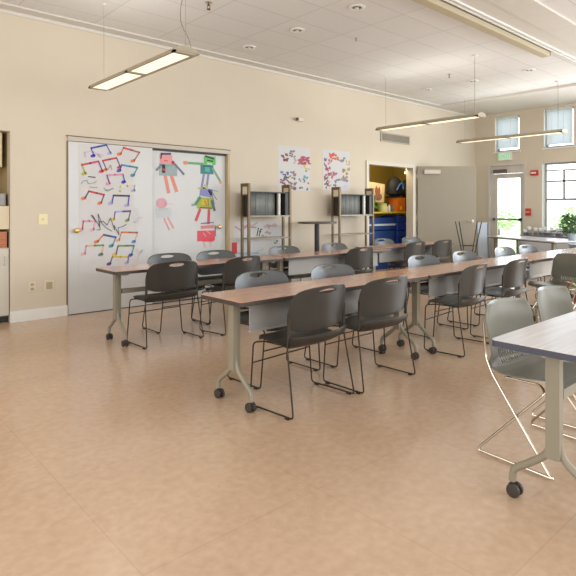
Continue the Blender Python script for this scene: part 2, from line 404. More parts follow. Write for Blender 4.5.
def sprinkler(x, y, lab, sc=1):
    t = empty('fire_sprinkler', (x, y, H), lab, 'sprinkler', 'ceiling sprinkler heads')
    MB().lathe([(.032*sc, -.001), (.028*sc, -.006)], n=16).build('escutcheon', MATS['satin_nickel'], t, True)
    b = MB().tube([(0, 0, -.005), (0, 0, -.03*sc)], .007*sc)
    b.tube([(.012*sc, 0, -.02*sc), (.014*sc, 0, -.045*sc), (0, 0, -.058*sc)], .003*sc).tube([(-.012*sc, 0, -.02*sc), (-.014*sc, 0, -.045*sc), (0, 0, -.058*sc)], .003*sc)
    b.lathe([(.018*sc, -.058*sc), (.018*sc, -.062*sc)], n=12)
    b.build('nozzle', mat('sprinkler_bronze', (120, 84, 62), .4, .6), t)
sprinkler(3.37, 5.12, 'bronze sprinkler head at the top edge of the photo, right of the hanging cable', 1.3)
sprinkler(8.26, 5.04, 'small sprinkler head on the far ceiling left of the middle lamp cable', 1.0)
sprinkler(5.57, 4.83, 'small pale sprinkler head on the ceiling above the wall posters', .7)

lamp_glow = mat('lamp_diffuser', (250, 238, 212), .4, emit=.72)
lamp_shell = mat('lamp_shell', (170, 160, 138), .4, .2)
def pendant(x, y0, y1, z, lab, sway=False):
    L = y1-y0; t = empty('pendant_lamp', (x, (y0+y1)/2, z), lab, 'pendant lamp', 'long hanging lamps')
    w_ = .13
    # curved shell cross section (x,z), open below
    sec = [(-w_, .0), (-w_*.96, .018), (-w_*.6, .045), (0, .058), (w_*.6, .045), (w_*.96, .018), (w_, 0)]
    MB().prism(sec, -L/2, L/2, lambda a, b, h: (a, h, b)).build('shell', lamp_shell, t, False)
    for s in (-1, 1):
        MB().box(-w_*.84, s*L/4-L/4+.05, -.010, w_*.50, s*L/4+L/4-.05, .004).build('diffuser', lamp_glow, t)
    rim = MB().box(-w_, -L/2, -.016, -w_*.86, L/2, .002).prism([(w_*.5, -.014), (w_*.8, -.006), (w_, .006), (w_*.8, .004), (w_*.5, .002)], -L/2, L/2, lambda a, b, h: (a, h, b))
    for yy in (-L/2, -.03, L/2-.045): rim.box(-w_, yy, -.016, w_*.52, yy+.05, .002)
    rim.build('rim', lamp_shell, t)
    for s in (-1, 1):
        yy = s*(L/2-.12) if s > 0 or not sway else -L/2+.03
        if sway and s == -1:
            pts = [(.05, yy-.02, .04), (.03, yy, .14), (-.04, yy+.02, .26), (-.04, yy+.02, .42), (.0, yy, .56), (.02, yy, .75), (.0, yy, H-z-.02)]
            cb = MB().tube(pts, .004, 6, sub=.08).tube([(0, yy, .05), (0, yy, H-z-.02)], .0016, 5)
        else:
            cb = MB().tube([(0, yy, .055), (0, yy, H-z-.02)], .003 if s < 0 else .002, 6)
        cb.build('cable', mat('cable_grey', (130, 124, 114), .5), t)
        q_ = 1 if s < 0 else .45
        MB().lathe([(.045*q_, 0), (.042*q_, -.018*q_), (.01, -.024*q_)], (0, yy, H-z-.001), 16).build('canopy', white_m, t, True)
    # fixture light of the lamp itself
    for s in (-1, 1):
        l = bpy.data.lights.new('lamp_light', 'AREA'); l.shape = 'RECTANGLE'; l.size = .16; l.size_y = L/2-.12; l.energy = 1.1; l.color = (1, .95, .86)
        lo_ = bpy.data.objects.new('lamp_light', l); C.objects.link(lo_); lo_.parent = t; lo_.location = (-.022, s*L/4, -.018)
    u = bpy.data.lights.new('lamp_uplight', 'AREA'); u.shape = 'RECTANGLE'; u.size = .16; u.size_y = L-.2; u.energy = 4.2; u.color = (1, .97, .92)
    uo = bpy.data.objects.new('lamp_uplight', u); C.objects.link(uo); uo.parent = t; uo.location = (0, 0, .075); uo.rotation_euler = (pi, 0, 0)
    return t
pendant(2.50, 4.14, 6.07, 2.73, 'long pendant lamp nearest the camera, upper left above the closet panels', True)
pendant(7.55, 4.05, 5.98, 2.74, 'long pendant lamp in the middle, hanging in front of the wall vent')
pendant(10.2, 3.87, 5.98, 2.74, 'long pendant lamp farthest from the camera, crossing the high blinds')

# ------------------------------------------------------------------ wall fittings
t = empty('wall_vent', (8.64, W, 2.72), 'grey metal air vent high on the wall above the storage doorway', 'vent')
MB().box(0, -.02, 0, 1.0, -.001, .19).build('vent_frame', mat('vent_grey', (176, 168, 152), .5), t)
b = MB()
for i in range(26): b.box(.04+i*.0362, -.026, .025, .04+i*.0362+.012, -.02, .165)
b.build('vent_louvres', mat('vent_dark', (120, 112, 98), .5), t)
t = empty('motion_sensor', (6.36, W, 2.9), 'small white motion sensor high on the wall above the first poster', 'sensor')
MB().box(-.07, -.05, -.03, .10, -.001, .03).build('housing', mat('sensor_cream', (226, 214, 196), .5), t, bevel=.01)
MB().lathe([(.03, 0), (.03, .02), (.016, .035)], (-.06, -.04, 0), 14, Matrix.Rotation(pi/2, 4, 'X')).build('lens', mat('sensor_lens_brown', (90, 70, 55), .3), t, True)
t = empty('light_switch', (2.116, W, 1.21), 'cream light switch on the wall left of the closet panels', 'light switch')
MB().box(-.055, -.008, -.065, .055, -.001, .065).build('plate', mat('switch_cream', (232, 222, 176), .4), t, bevel=.003)
MB().box(-.008, -.02, -.012, .008, -.008, .016).build('toggle', mat('toggle_cream', (214, 204, 160), .4), t)
for x, lab, kind in ((1.99, 'left electrical outlet low on the wall beside the recess', 0), (2.186, 'right electrical outlet, the one nearer the closet panels', 1)):
    t = empty('wall_outlet', (x, W, .40), lab, 'outlet', 'outlets above the baseboard')
    w_ = .045 if not kind else .06
    MB().box(-w_, -.008, -.065, w_, -.001, .065).build('plate', mat('outlet_cream', (222, 210, 184), .4), t, bevel=.003)
    b = MB()
    if kind: b.box(-.035, -.011, -.045, .035, -.008, .04)
    else: b.box(-.018, -.011, .012, .018, -.008, .042).box(-.018, -.011, -.042, .018, -.008, -.012)
    b.build('socket', mat('socket_tan', (176, 160, 130), .5), t)

def text_mesh(body, size, name, m, parent, M, align='CENTER', ext=.001):
    cu = bpy.data.curves.new(name, 'FONT'); cu.body = body; cu.size = size; cu.extrude = ext; cu.align_x = align; cu.align_y = 'CENTER'
    tmp = bpy.data.objects.new('tmp_text', cu); C.objects.link(tmp)
    bpy.context.view_layer.update()
    me = bpy.data.meshes.new_from_object(tmp.evaluated_get(bpy.context.evaluated_depsgraph_get()))
    bpy.data.objects.remove(tmp)
    me.name = name; me.transform(M); me.materials.clear(); me.materials.append(m)
    o = bpy.data.objects.new(name, me); C.objects.link(o); o.parent = parent
    return o
MX = Matrix.Rotation(-pi/2, 4, 'Z') @ Matrix.Rotation(pi/2, 4, 'X')     # text facing -X (readable from the room)
t = empty('exit_sign', (FX, 6.06, 2.60), 'pale EXIT sign with green letters above the far glazed door', 'exit sign')
MB().box(-.05, -.17, -.10, -.001, .17, .10).build('housing', mat('exit_housing', (226, 222, 208), .5), t, bevel=.005)
MB().box(-.054, -.145, -.085, -.05, .145, .085).build('face', mat('exit_face', (196, 222, 200), .4, emit=.2), t)
text_mesh('EXIT', .15, 'lettering', mat('exit_green', (120, 205, 145), .4, emit=.4), t, Matrix.Translation((-.056, 0, 0)) @ MX)
def alarm(y, z, lab, strobe):
    t = empty('fire_alarm', (FX, y, z), lab, 'fire alarm', 'red fire alarm devices on the far wall')
    red = mat('alarm_red', (196, 62, 44), .4)
    if strobe:
        MB().box(-.05, -.085, -.06, -.001, .085, .06).build('housing', red, t, bevel=.006)
        MB().box(-.065, -.045, -.018, -.05, .06, .018).build('strobe', white_m, t)
    else:
        MB().box(-.05, -.06, -.085, -.001, .06, .085).build('housing', red, t, bevel=.006)
        MB().box(-.07, -.04, -.012, -.05, .04, .014).build('pull_handle', mat('pull_white', (220, 190, 180), .4), t)
alarm(5.36, 2.17, 'red wall strobe alarm between the far door and the far window, the upper one', True)
alarm(5.50, 1.27, 'red fire alarm pull station below the wall strobe', False)

# ------------------------------------------------------------------ paper art
def pm(c):
    return mat('paint_%d_%d_%d' % c, tuple(int(v*.82+36) for v in c), .8)
MY = Matrix.Rotation(pi/2, 4, 'X')
def flatbar(b, mats, a, c, w_, col, y, h=.002):
    if pm(col) not in mats: mats.append(pm(col))
    b.cur = mats.index(pm(col))
    a = Vector(a); c = Vector(c); d = (c-a).normalized(); n = Vector((-d.y, d.x))*w_/2; e = d*w_*.3
    pts = [a-n-e, c-n+e, c+n+e, a+n-e]
    b.prism([(p.x, p.y) for p in pts], y, y-h, lambda p, q, r: (p, r, q))
def blob(b, mats, c, rx, rz, col, y, h=.002, n=10, rot=0):
    if pm(col) not in mats: mats.append(pm(col))
    b.cur = mats.index(pm(col))
    b.prism([(c[0]+rx*cos(2*pi*i/n)*cos(rot)-rz*sin(2*pi*i/n)*sin(rot), c[1]+rx*cos(2*pi*i/n)*sin(rot)+rz*sin(2*pi*i/n)*cos(rot)) for i in range(n)], y, y-h, lambda p, q, r: (p, r, q))
NOTES = [(0, ((2.7, 2.122), (2.906, 2.18), (2.727, 2.025), (2.95, 2.073), ((50, 80, 170), (50, 80, 170)), (60, 50, 190), (50, 80, 170), (60, 50, 190), (170, 165, 215))),
 (0, ((3.143, 2.161), (3.374, 2.116), (3.084, 2.073), (3.276, 1.992), ((200, 50, 60), (170, 100, 80)), (225, 110, 60), (170, 100, 80), (225, 110, 60), (225, 110, 60))),
 (0, ((2.583, 1.9), (2.8, 1.957), (2.613, 1.79), (2.837, 1.829), ((200, 50, 60), (205, 50, 110)), (170, 175, 50), (90, 60, 130), (170, 175, 50), (205, 50, 110))),
 (0, ((2.856, 1.97), (3.045, 2.018), (2.893, 1.853), (3.084, 1.896), ((200, 50, 60), (200, 50, 60)), (90, 60, 130), (90, 60, 130), (225, 110, 60), (200, 50, 60))),
 (0, ((3.113, 1.929), (3.343, 1.904), (3.078, 1.851), (3.272, 1.796), ((50, 140, 200), (60, 140, 160)), (50, 80, 170), (60, 140, 160), (50, 80, 170), (60, 140, 160))),
 (0, ((2.912, 1.781), (3.133, 1.805), (2.931, 1.672), (3.143, 1.701), ((225, 140, 180), (225, 140, 180)), (90, 60, 130), (60, 50, 190), (225, 140, 180), (60, 50, 190))),
 (0, ((3.094, 1.64), (3.303, 1.661), (3.074, 1.565), (3.282, 1.588), ((225, 220, 170), (225, 220, 170)), (225, 220, 170), (170, 165, 215), (225, 220, 170), (170, 165, 215))),
 (0, ((2.672, 1.565), (2.874, 1.524), (2.606, 1.473), (2.818, 1.414), ((200, 50, 60), (200, 50, 60)), (60, 60, 110), (90, 60, 130), (225, 110, 60), (225, 110, 60))),
 (0, ((3.001, 1.517), (3.222, 1.515), (2.963, 1.415), (3.188, 1.387), ((60, 60, 110), (60, 60, 110)), (60, 50, 190), (60, 50, 190), (170, 165, 215), (170, 165, 215))),
 (1, ((3.026, 1.299), (3.242, 1.308), (2.993, 1.198), (3.196, 1.184), ((170, 165, 215), (90, 60, 130)), (90, 60, 130), (90, 60, 130), (220, 190, 60), (100, 150, 60))),
 (1, ((2.601, 1.181), (2.754, 1.183), (2.574, 1.076), (2.718, 1.067), ((225, 140, 180), (235, 165, 180)), (200, 50, 60), (235, 165, 180), (235, 165, 180), (235, 165, 180))),
 (1, ((2.865, 0.999), (3.036, 0.96), (2.772, 0.912), (2.969, 0.849), ((60, 60, 110), (50, 80, 170)), (225, 110, 60), (60, 140, 160), (225, 110, 60), (60, 140, 160))),
 (1, ((3.113, 1.025), (3.343, 1.013), (3.065, 0.919), (3.288, 0.891), ((225, 110, 60), (170, 100, 80)), (225, 110, 60), (230, 170, 120), (230, 170, 120), (50, 140, 200))),
 (1, ((2.637, 0.864), (2.865, 0.862), (2.606, 0.762), (2.828, 0.742), ((230, 170, 120), (100, 150, 60)), (225, 140, 180), (230, 170, 120), (235, 165, 180), (90, 120, 110))),
 (1, ((3.065, 0.844), (3.292, 0.838), (3.02, 0.732), (3.242, 0.712), ((100, 150, 60), (90, 120, 110)), (90, 60, 130), (60, 140, 160), (220, 190, 60), (50, 80, 170))),
 (1, ((2.988, 0.704), (3.212, 0.687), (2.94, 0.611), (3.188, 0.61), ((220, 190, 60), (220, 190, 60)), (90, 60, 130), (60, 50, 190), (90, 60, 130), (170, 165, 215)))]
YB = W-.0125
def sheet(name, x0, x1, z0, z1, y, lab, cat, m=None, group=None):
    t = empty(name, (x0, y, z0), lab, cat, group)
    MB().box(0, -.0015, 0, x1-x0, 0, z1-z0).build('paper', m or paper_m, t)
    return t
def note(parent, k, data):
    (bl, br_, hl, hr, cb, cs1, cs2, c1, c2) = data
    ox, oz = parent.location.x, parent.location.z; y = -.0016-.0022*(k % 3)
    f = lambda p: (p[0]-ox, p[1]-oz)
    bl, br_, hl, hr = map(f, (bl, br_, hl, hr))
    b = MB(); ms = []
    th = .024
    mid = ((bl[0]+br_[0])/2, (bl[1]+br_[1])/2)
    flatbar(b, ms, bl, mid, th, cb[0], y); flatbar(b, ms, mid, br_, th, cb[1], y)
    flatbar(b, ms, bl, (hl[0]+.015, hl[1]), .014, cs1, y); flatbar(b, ms, br_, (hr[0]+.015, hr[1]), .014, cs2, y)
    blob(b, ms, hl, .036, .022, c1, y, rot=.3); blob(b, ms, hr, .036, .022, c2, y, rot=.3)
    b.build('music_note', ms, parent)
p1 = sheet('music_note_poster', 2.545, 3.29, 1.355, 2.17, YB, 'upper white sheet of painted music notes on the left closet panel', 'poster', group='music note sheets')
p2 = sheet('music_note_poster', 2.545, 3.36, .50, 1.35, YB, 'lower white sheet of painted music notes on the left closet panel', 'poster', group='music note sheets')
for k, (sh, d) in enumerate(NOTES): note(p1 if sh == 0 else p2, k, d)
def scribble(parent, pts, col, w_=.009, name='scribble'):
    ox, oz = parent.location.x, parent.location.z; b = MB(); ms = []
    for a, c in zip(pts[:-1], pts[1:]): flatbar(b, ms, (a[0]-ox, a[1]-oz), (c[0]-ox, c[1]-oz), w_, col, -.0088, .001)
    b.build(name, ms, parent)
scribble(p2, [(2.7, 1.264), (2.745, 1.201), (2.718, 1.255), (2.809, 1.11), (2.791, 1.273), (2.837, 1.164), (2.856, 1.181), (2.912, 1.126), (2.959, 1.217), (3.016, 1.059), (3.007, 1.124), (3.074, 0.992), (3.065, 1.086), (3.133, 1.103), (3.182, 1.13)], (90, 85, 95), 0.008)
scribble(p2, [(2.772, 1.065), (2.818, 1.064), (2.809, 1.182), (2.902, 1.089), (2.978, 1.042)], (100, 95, 100), 0.008)
scribble(p1, [(2.663, 1.753), (2.754, 1.747)], (40, 40, 40), 0.012)
scribble(p1, [(2.574, 1.66), (2.601, 1.697), (2.646, 1.707), (2.663, 1.663), (2.745, 1.675), (2.772, 1.703)], (120, 150, 145), 0.007)
scribble(p1, [(2.865, 1.615), (2.921, 1.571), (2.997, 1.609), (2.884, 1.579)], (120, 160, 150), 0.008)
scribble(p1, [(2.681, 1.619), (2.782, 1.616)], (120, 120, 120), 0.007)
scribble(p1, [(2.931, 1.864), (2.959, 1.921), (2.978, 1.857)], (150, 110, 110), 0.007)
scribble(p1, [(2.628, 2), (2.619, 2.062), (2.718, 2.087), (2.828, 2.013), (2.791, 2.056), (2.865, 2.034)], (200, 170, 200), 0.008)
scribble(p2, [(3.282, 1.213), (3.415, 1.231), (3.292, 1.156), (3.394, 1.174)], (210, 200, 215), 0.007)
scribble(p2, [(3.333, 0.794), (3.374, 0.716), (3.415, 0.771), (3.313, 0.624), (3.353, 0.64)], (220, 200, 205), 0.007)

def robot(loc, lab, k):
    """k: dict with head/body/arm/leg boxes in metres relative to loc, colours"""
    t = empty('paper_robot', (loc[0], k.get('y', W+.039), loc[1]), lab, 'paper cutout', 'paper robots on the right closet panel')
    y = -.0
    for nm, items in k['parts']:
        b = MB(); ms = []
        for it in items:
            if it[0] == 'bar': flatbar(b, ms, it[1], it[2], it[3], it[4], y-it[5]*.0021)
            else: blob(b, ms, it[1], it[2], it[3], it[4], y-it[5]*.0021, n=14)
        b.build(nm, ms, t)
sal = (232, 138, 120); gry = (150, 168, 172)
robot((3.85, 1.91), 'paper robot with salmon legs and a grey body', dict(parts=[
    ('head', [('bar', (-.10, .14), (.02, .14), .13, (235, 150, 150), 1), ('bar', (-.12, .215), (.03, .225), .03, (70, 60, 110), 2), ('bar', (-.125, .15), (-.115, .215), .02, (60, 60, 90), 2), ('bar', (-.07, .12), (-.02, .12), .012, (200, 60, 70), 2)]),
    ('body', [('bar', (-.10, -.01), (.09, -.01), .17, gry, 0), ('bar', (-.08, -.04), (-.08, .05), .05, (40, 40, 45), 1), ('bar', (-.06, .05), (.05, .05), .02, (90, 190, 150), 1), ('bar', (-.09, -.01), (-.07, -.01), .03, (200, 50, 50), 2)]),
    ('arm', [('bar', (-.11, .06), (-.19, -.02), .032, (110, 120, 140), 1)]), ('arm', [('bar', (.10, .08), (.25, -.06), .032, (100, 108, 140), 1), ('blob', (.07, .10), .025, .03, (190, 40, 50), 2)]),
    ('leg', [('bar', (-.05, -.11), (.0, -.33), .05, sal, 1)]), ('leg', [('bar', (.05, -.10), (.13, -.31), .05, sal, 1)])]))
robot((4.49, 1.96), 'paper robot with a green face and one arm stretched out sideways', dict(parts=[
    ('head', [('bar', (.0, .12), (.13, .12), .13, (90, 190, 90), 1), ('bar', (-.01, .18), (.13, .15), .028, (30, 60, 40), 2), ('bar', (.02, .12), (.12, .11), .02, (25, 50, 35), 2), ('bar', (.02, .075), (.10, .065), .02, (200, 235, 200), 2)]),
    ('body', [('bar', (-.06, -.02), (.09, -.02), .14, (50, 120, 125), 0), ('bar', (.0, -.02), (.04, -.02), .07, (60, 180, 150), 1), ('bar', (-.05, .03), (.08, .03), .02, (40, 70, 110), 1)]),
    ('arm', [('bar', (-.06, .06), (-.32, .06), .035, (90, 165, 95), 1), ('blob', (-.36, .06), .04, .028, (235, 140, 100), 2)]), ('arm', [('bar', (.12, .0), (.25, -.18), .035, (120, 165, 130), 1), ('blob', (.265, -.21), .02, .02, (235, 150, 120), 2)]),
    ('leg', [('bar', (-.04, -.10), (-.08, -.28), .035, (130, 135, 180), 1), ('bar', (-.14, -.31), (-.07, -.31), .02, (190, 190, 110), 2)]), ('leg', [('bar', (.04, -.10), (.01, -.28), .035, (130, 135, 180), 1), ('bar', (-.03, -.31), (.03, -.31), .02, (190, 190, 110), 2)])]))
robot((4.48, 1.46), 'paper robot with a blue head, yellow body and red legs', dict(parts=[
    ('head', [('bar', (-.06, .14), (.08, .12), .13, (130, 140, 200), 1), ('bar', (.06, .16), (.10, .10), .04, (30, 30, 60), 2), ('bar', (-.05, .2), (-.01, .19), .02, (30, 30, 40), 2), ('bar', (-.02, .24), (.02, .23), .025, (220, 200, 80), 2)]),
    ('antenna', [('bar', (.10, .16), (.20, .02), .008, (60, 60, 90), 1), ('bar', (.10, .15), (.16, -.05), .008, (60, 60, 90), 1), ('bar', (.10, .17), (.22, .15), .006, (90, 90, 110), 1)]),
    ('body', [('bar', (-.10, -.03), (.09, -.04), .17, (170, 180, 60), 0), ('bar', (-.05, -.02), (.06, -.03), .08, (210, 190, 50), 1), ('bar', (-.02, .0), (.02, -.07), .02, (200, 110, 60), 2), ('bar', (.04, .02), (.05, -.07), .02, (120, 130, 90), 2), ('bar', (-.10, -.10), (.10, -.11), .02, (120, 90, 50), 2)]),
    ('arm', [('bar', (-.10, .05), (-.18, -.05), .045, (70, 140, 95), 1), ('blob', (-.22, -.06), .03, .02, (120, 170, 160), 2)]), ('arm', [('bar', (.11, .0), (.16, -.14), .045, (80, 110, 110), 1)]),
    ('leg', [('bar', (-.10, -.13), (-.17, -.29), .045, (212, 76, 86), 1)]), ('leg', [('bar', (.06, -.14), (.05, -.34), .045, (212, 76, 96), 1)])]))
robot((3.76, 1.31), 'faint pink crayon robot below the salmon legged robot', dict(parts=[
    ('head', [('blob', (-.02, .11), .085, .075, (226, 160, 172), 1), ('bar', (.02, .10), (.16, .10), .008, (230, 180, 180), 1)]),
    ('body', [('bar', (-.07, -.03), (.10, -.02), .13, (198, 206, 206), 0), ('bar', (-.07, .02), (.08, .03), .008, (160, 190, 190), 1)]),
    ('leg', [('bar', (.02, -.11), (.10, -.27), .022, (232, 150, 155), 1)]), ('leg', [('bar', (.08, -.10), (.17, -.25), .022, (232, 150, 155), 1)])]))
robot((4.53, .96), 'red scribbled paper robot lowest on the right closet panel beside the knob', dict(parts=[
    ('head', [('bar', (-.12, .10), (.08, .11), .05, (226, 120, 130), 1), ('bar', (-.13, .16), (.09, .17), .014, (80, 60, 90), 2), ('bar', (.12, .12), (.13, -.04), .012, (90, 70, 120), 1)]),
    ('body', [('bar', (-.15, -.03), (.07, -.03), .16, (222, 70, 84), 0), ('bar', (-.10, -.09), (.07, -.10), .05, (226, 60, 80), 1), ('bar', (-.03, .04), (.03, .0), .012, (235, 170, 170), 2), ('bar', (-.10, .02), (-.05, -.04), .012, (240, 160, 170), 2)]),
    ('leg', [('bar', (-.08, -.13), (-.06, -.2), .03, (232, 170, 170), 1)]), ('leg', [('bar', (.03, -.13), (.05, -.19), .03, (232, 170, 170), 1)])]))

def collage(x0, x1, z0, z1, lab, items, name='drawing_poster', yy=W-.001, group='drawing posters on the wall'):
    t = sheet(name, x0, x1, z0, z1, yy, lab, 'poster', None, group)
    for k, (u, v, du, dv, col, kind) in enumerate(items):
        X = u*(x1-x0); Z = (1-v)*(z1-z0); b = MB(); ms = []
        rnd = random.Random(k+len(lab))
        for j in range(kind):
            px = X+rnd.uniform(-.5, .5)*du; pz = Z+rnd.uniform(-.5, .5)*dv; a = rnd.uniform(-.6, .6)
            l = rnd.uniform(.25, .5)*du
            c = tuple(max(0, min(255, q+rnd.randint(-22, 22))) for q in col)
            if j % 3 == 2: blob(b, ms, (px, pz), du*.16, dv*.2, c, -.0015-.0003*j, .0006)
            else: flatbar(b, ms, (px-l/2*cos(a), pz-l/2*sin(a)), (px+l/2*cos(a), pz+l/2*sin(a)), .026, c, -.0015-.0003*j, .0006)
        b.build('drawing', ms, t)
    return t
items1 = [(.42, .17, .13, .10, (110, 100, 104), 8), (.20, .27, .16, .12, (120, 60, 60), 9), (.82, .22, .26, .04, (176, 80, 90), 6), (.80, .33, .28, .08, (172, 66, 76), 12), (.50, .33, .06, .1, (170, 140, 140), 4),
          (.88, .45, .12, .08, (224, 186, 60), 6), (.86, .62, .10, .14, (80, 150, 170), 8), (.12, .58, .07, .05, (140, 130, 120), 4), (.20, .66, .16, .12, (70, 80, 120), 9), (.42, .66, .14, .14, (140, 120, 110), 9),
          (.18, .82, .16, .08, (120, 60, 80), 8), (.45, .85, .2, .1, (140, 90, 110), 9), (.66, .76, .05, .05, (130, 110, 110), 4), (.80, .76, .06, .05, (110, 110, 120), 4), (.93, .84, .06, .06, (150, 120, 110), 4), (.50, .95, .16, .05, (120, 70, 80), 6), (.70, .93, .07, .05, (110, 80, 80), 4), (.9, .95, .05, .05, (120, 110, 110), 3)]
collage(5.90, 6.66, 1.66, 2.425, 'white poster of small coloured drawings, left one of the pair above the bistro table', items1)
items2 = [(.42, .17, .22, .11, (206, 84, 50), 12), (.28, .22, .1, .1, (170, 90, 100), 5), (.72, .20, .14, .12, (110, 110, 130), 6), (.92, .35, .10, .2, (200, 170, 80), 8), (.94, .46, .06, .06, (90, 90, 120), 4),
          (.12, .35, .08, .16, (110, 60, 110), 7), (.24, .32, .07, .05, (180, 120, 120), 4), (.20, .55, .16, .16, (160, 80, 100), 10), (.84, .56, .16, .16, (160, 130, 70), 9), (.45, .62, .14, .1, (160, 100, 100), 7), (.34, .67, .1, .06, (200, 80, 100), 5),
          (.68, .74, .34, .05, (130, 124, 140), 9), (.78, .88, .2, .03, (190, 205, 220), 6), (.13, .72, .1, .12, (130, 70, 80), 7), (.13, .88, .1, .12, (110, 60, 70), 6), (.42, .84, .08, .08, (120, 100, 80), 5), (.25, .86, .06, .1, (200, 130, 130), 4)]
collage(6.97, 7.72, 1.69, 2.435, 'white poster of small coloured drawings, right one of the pair nearer the storage doorway', items2)
pt = collage(4.98, 6.05, .55, 1.13, 'white handwritten poster on the wall behind the left metal rack', [(.22, .14, .35, .08, (190, 150, 150), 8), (.7, .13, .3, .06, (200, 160, 165), 7), (.6, .4, .2, .12, (150, 140, 150), 5), (.82, .62, .06, .06, (60, 80, 90), 4), (.8, .86, .14, .08, (60, 170, 190), 7), (.35, .9, .5, .08, (170, 190, 200), 8)])
text_mesh('If', .2, 'lettering', black_m, pt, Matrix.Translation((.50, -.003, .40)) @ Matrix.Rotation(pi/2, 4, 'X') @ Matrix.Rotation(-.25, 4, 'Z'), ext=.0008)

# ------------------------------------------------------------------ racks
def rack(x, y, L, lab, first=None):
    t = empty('metal_rack', (x, y, 0), lab, 'rack', 'tall metal racks against the wall')
    D = .17; Hh = 1.735
    for s in (0, 1):
        X = 0 if s == 0 else L
        b = MB()
        for yy in (-D/2, D/2): b.box(X-.02, yy-.015, .06, X+.02, yy+.015, Hh-.05)
        b.box(X-.02, -D/2-.015, Hh-.05, X+.02, D/2+.015, Hh).box(X-.02, -D/2, Hh-.19, X+.02, D/2, Hh-.17).box(X-.02, -D/2, .45, X+.02, D/2, .48).box(X-.02, -D/2-.05, .05, X+.02, D/2+.05, .09)
        b.build('end_frame', bronze_m, t)
        MB().box(X-.006, -D/2+.016, Hh-.17, X+.006, D/2-.016, Hh-.05).build('end_plate', mat('plate_cream', (228, 214, 186), .5), t)
        for yy in (-D/2-.02, D/2+.02):
            MB().lathe([(.03, -.015), (.035, 0), (.03, .015)], (X, yy, .035), 14, Matrix.Rotation(pi/2, 4, 'Y')).build('caster', tyre_m, t, True)
    # open dark bin at the top with a rolled grey sheet
    z0, z1 = 1.22, 1.61
    b = MB().box(.02, D/2-.02, z0, L-.02, D/2-.01, z1).box(L-.10, -D/2, z0, L-.02, D/2-.02, z1).box(.02, -D/2, z0, .03, D/2-.02, z1).box(.02, -D/2, z0, L-.1, D/2-.02, z0+.012).box(.02, -D/2, z1-.015, L-.02, D/2-.01, z1)
    b.build('bin', mat('bin_black', (48, 46, 44), .45), t)
    g = MB(); n = 30; pts = []
    for i in range(n+1):
        u = i/n; pts.append((.05+u*(L-.26), D/2-.03-.045*sin(pi*u)))
    for i in range(n-1, -1, -1):
        u = i/n; pts.append((.05+u*(L-.26), D/2-.036-.045*sin(pi*u)))
    for i in range(n):
        a0, a1 = pts[i], pts[i+1]
        k = len(g.v); g.v += [(a0[0], a0[1], z0+.015), (a1[0], a1[1], z0+.015), (a1[0], a1[1], z1-.016), (a0[0], a0[1], z1-.016)]; g.f.append((k, k+1, k+2, k+3)); g.mi.append(0)
    so = g.build('curved_panel', mat('sheet_grey', (138, 141, 136), .55), t, True)
    sm = so.modifiers.new('thick', 'SOLIDIFY'); sm.thickness = .006
    MB().tube([(L-.17, 0, z0+.013), (L-.17, 0, z1-.016)], .035, 16).build('roller', mat('roller_silver', (170, 168, 160), .3, .5), t, True)
    for z in (1.225, .875, .45):
        MB().box(.01, -D/2-.012, z-.012, L-.01, -D/2+.0, z+.012).box(.01, D/2, z-.012, L-.01, D/2+.012, z+.012).build('rail', mat('rail_grey', (120, 110, 94), .35, .5), t)
    return t
rack(5.02, 6.60, .85, 'tall bronze metal rack left of the bistro table, in front of the handwritten poster')
rack(7.07, 6.60, .93, 'tall bronze metal rack right of the bistro table beside the storage doorway')
t = empty('hanging_tag', (4.99, W-.001, .72), 'small red tag on the wall behind the left metal rack', 'tag')
MB().box(-.045, -.01, -.09, .045, 0, .09).build('card', mat('tag_red', (205, 60, 60), .6), t)
# bistro table
t = empty('bistro_table', (6.36, 6.38, 0), 'tall round bistro table between the two metal racks', 'table')
MB().lathe([(.30, 1.09), (.33, 1.095), (.33, 1.12), (.325, 1.125)], n=40).build('tabletop', mat('bistro_dark', (78, 66, 56), .3), t, True)
MB().tube([(0, 0, .03), (0, 0, 1.09)], .042, 16).build('column', black_m, t, True)
MB().lathe([(.25, 0), (.25, .012), (.08, .03), (.045, .05)], n=32).build('base', black_m, t, True)

# ------------------------------------------------------------------ kitchenette
t = empty('base_cabinet', (.3, W+.02, 0), 'pale grey base cabinet in the recess at the left edge', 'cabinet')
kc = mat('cabinet_pale', (205, 200, 186), .5)
MB().box(.01, .02, .08, 1.445, .70, .88).build('body', kc, t)
MB().box(.01, .05, 0, 1.445, .6, .08).build('plinth', black_m, t)
for x0, x1 in ((.02, .71), (.73, 1.44)):
    d = MB().box(x0, 0, .09, x1, .02, .87).build('door', kc, t, bevel=.003)
    MB().tube([(x1-.05, -.001, .68), (x1-.05, -.025, .68), (x1-.05, -.025, .78), (x1-.05, -.001, .78)], .005, 6).build('handle', MATS['satin_nickel'], d)
t = empty('wooden_tray_box', (1.10, W+.03, .881), 'orange brown wooden box on the base cabinet in the recess', 'box')
MB().box(0, 0, 0, .62, .35, .02).box(0, 0, .02, .62, .015, .19).box(0, .335, .02, .62, .35, .19).box(0, .015, .02, .015, .335, .19).box(.605, .015, .02, .62, .335, .19).build('box_body', wood_mat('orange_wood', (150, 80, 34), (196, 112, 48), .45), t)
t = empty('wall_shelf', (.3, W+.02, 1.1), 'cream shelf unit spanning the recess above the wooden box', 'shelf')
MB().box(.005, .0, .0, 1.445, .05, .27).box(.005, .05, .24, 1.445, .6, .27).build('front_panel', mat('shelf_cream', (216, 202, 172), .6), t)
t = empty('microwave_oven', (.975, W+.04, 1.371), 'grey microwave oven on the cream shelf at the left edge', 'microwave')
MB().box(0, .01, 0, .74, .4, .26*.58).build('body', mat('micro_grey', (120, 118, 112), .35, .4), t, bevel=.004)
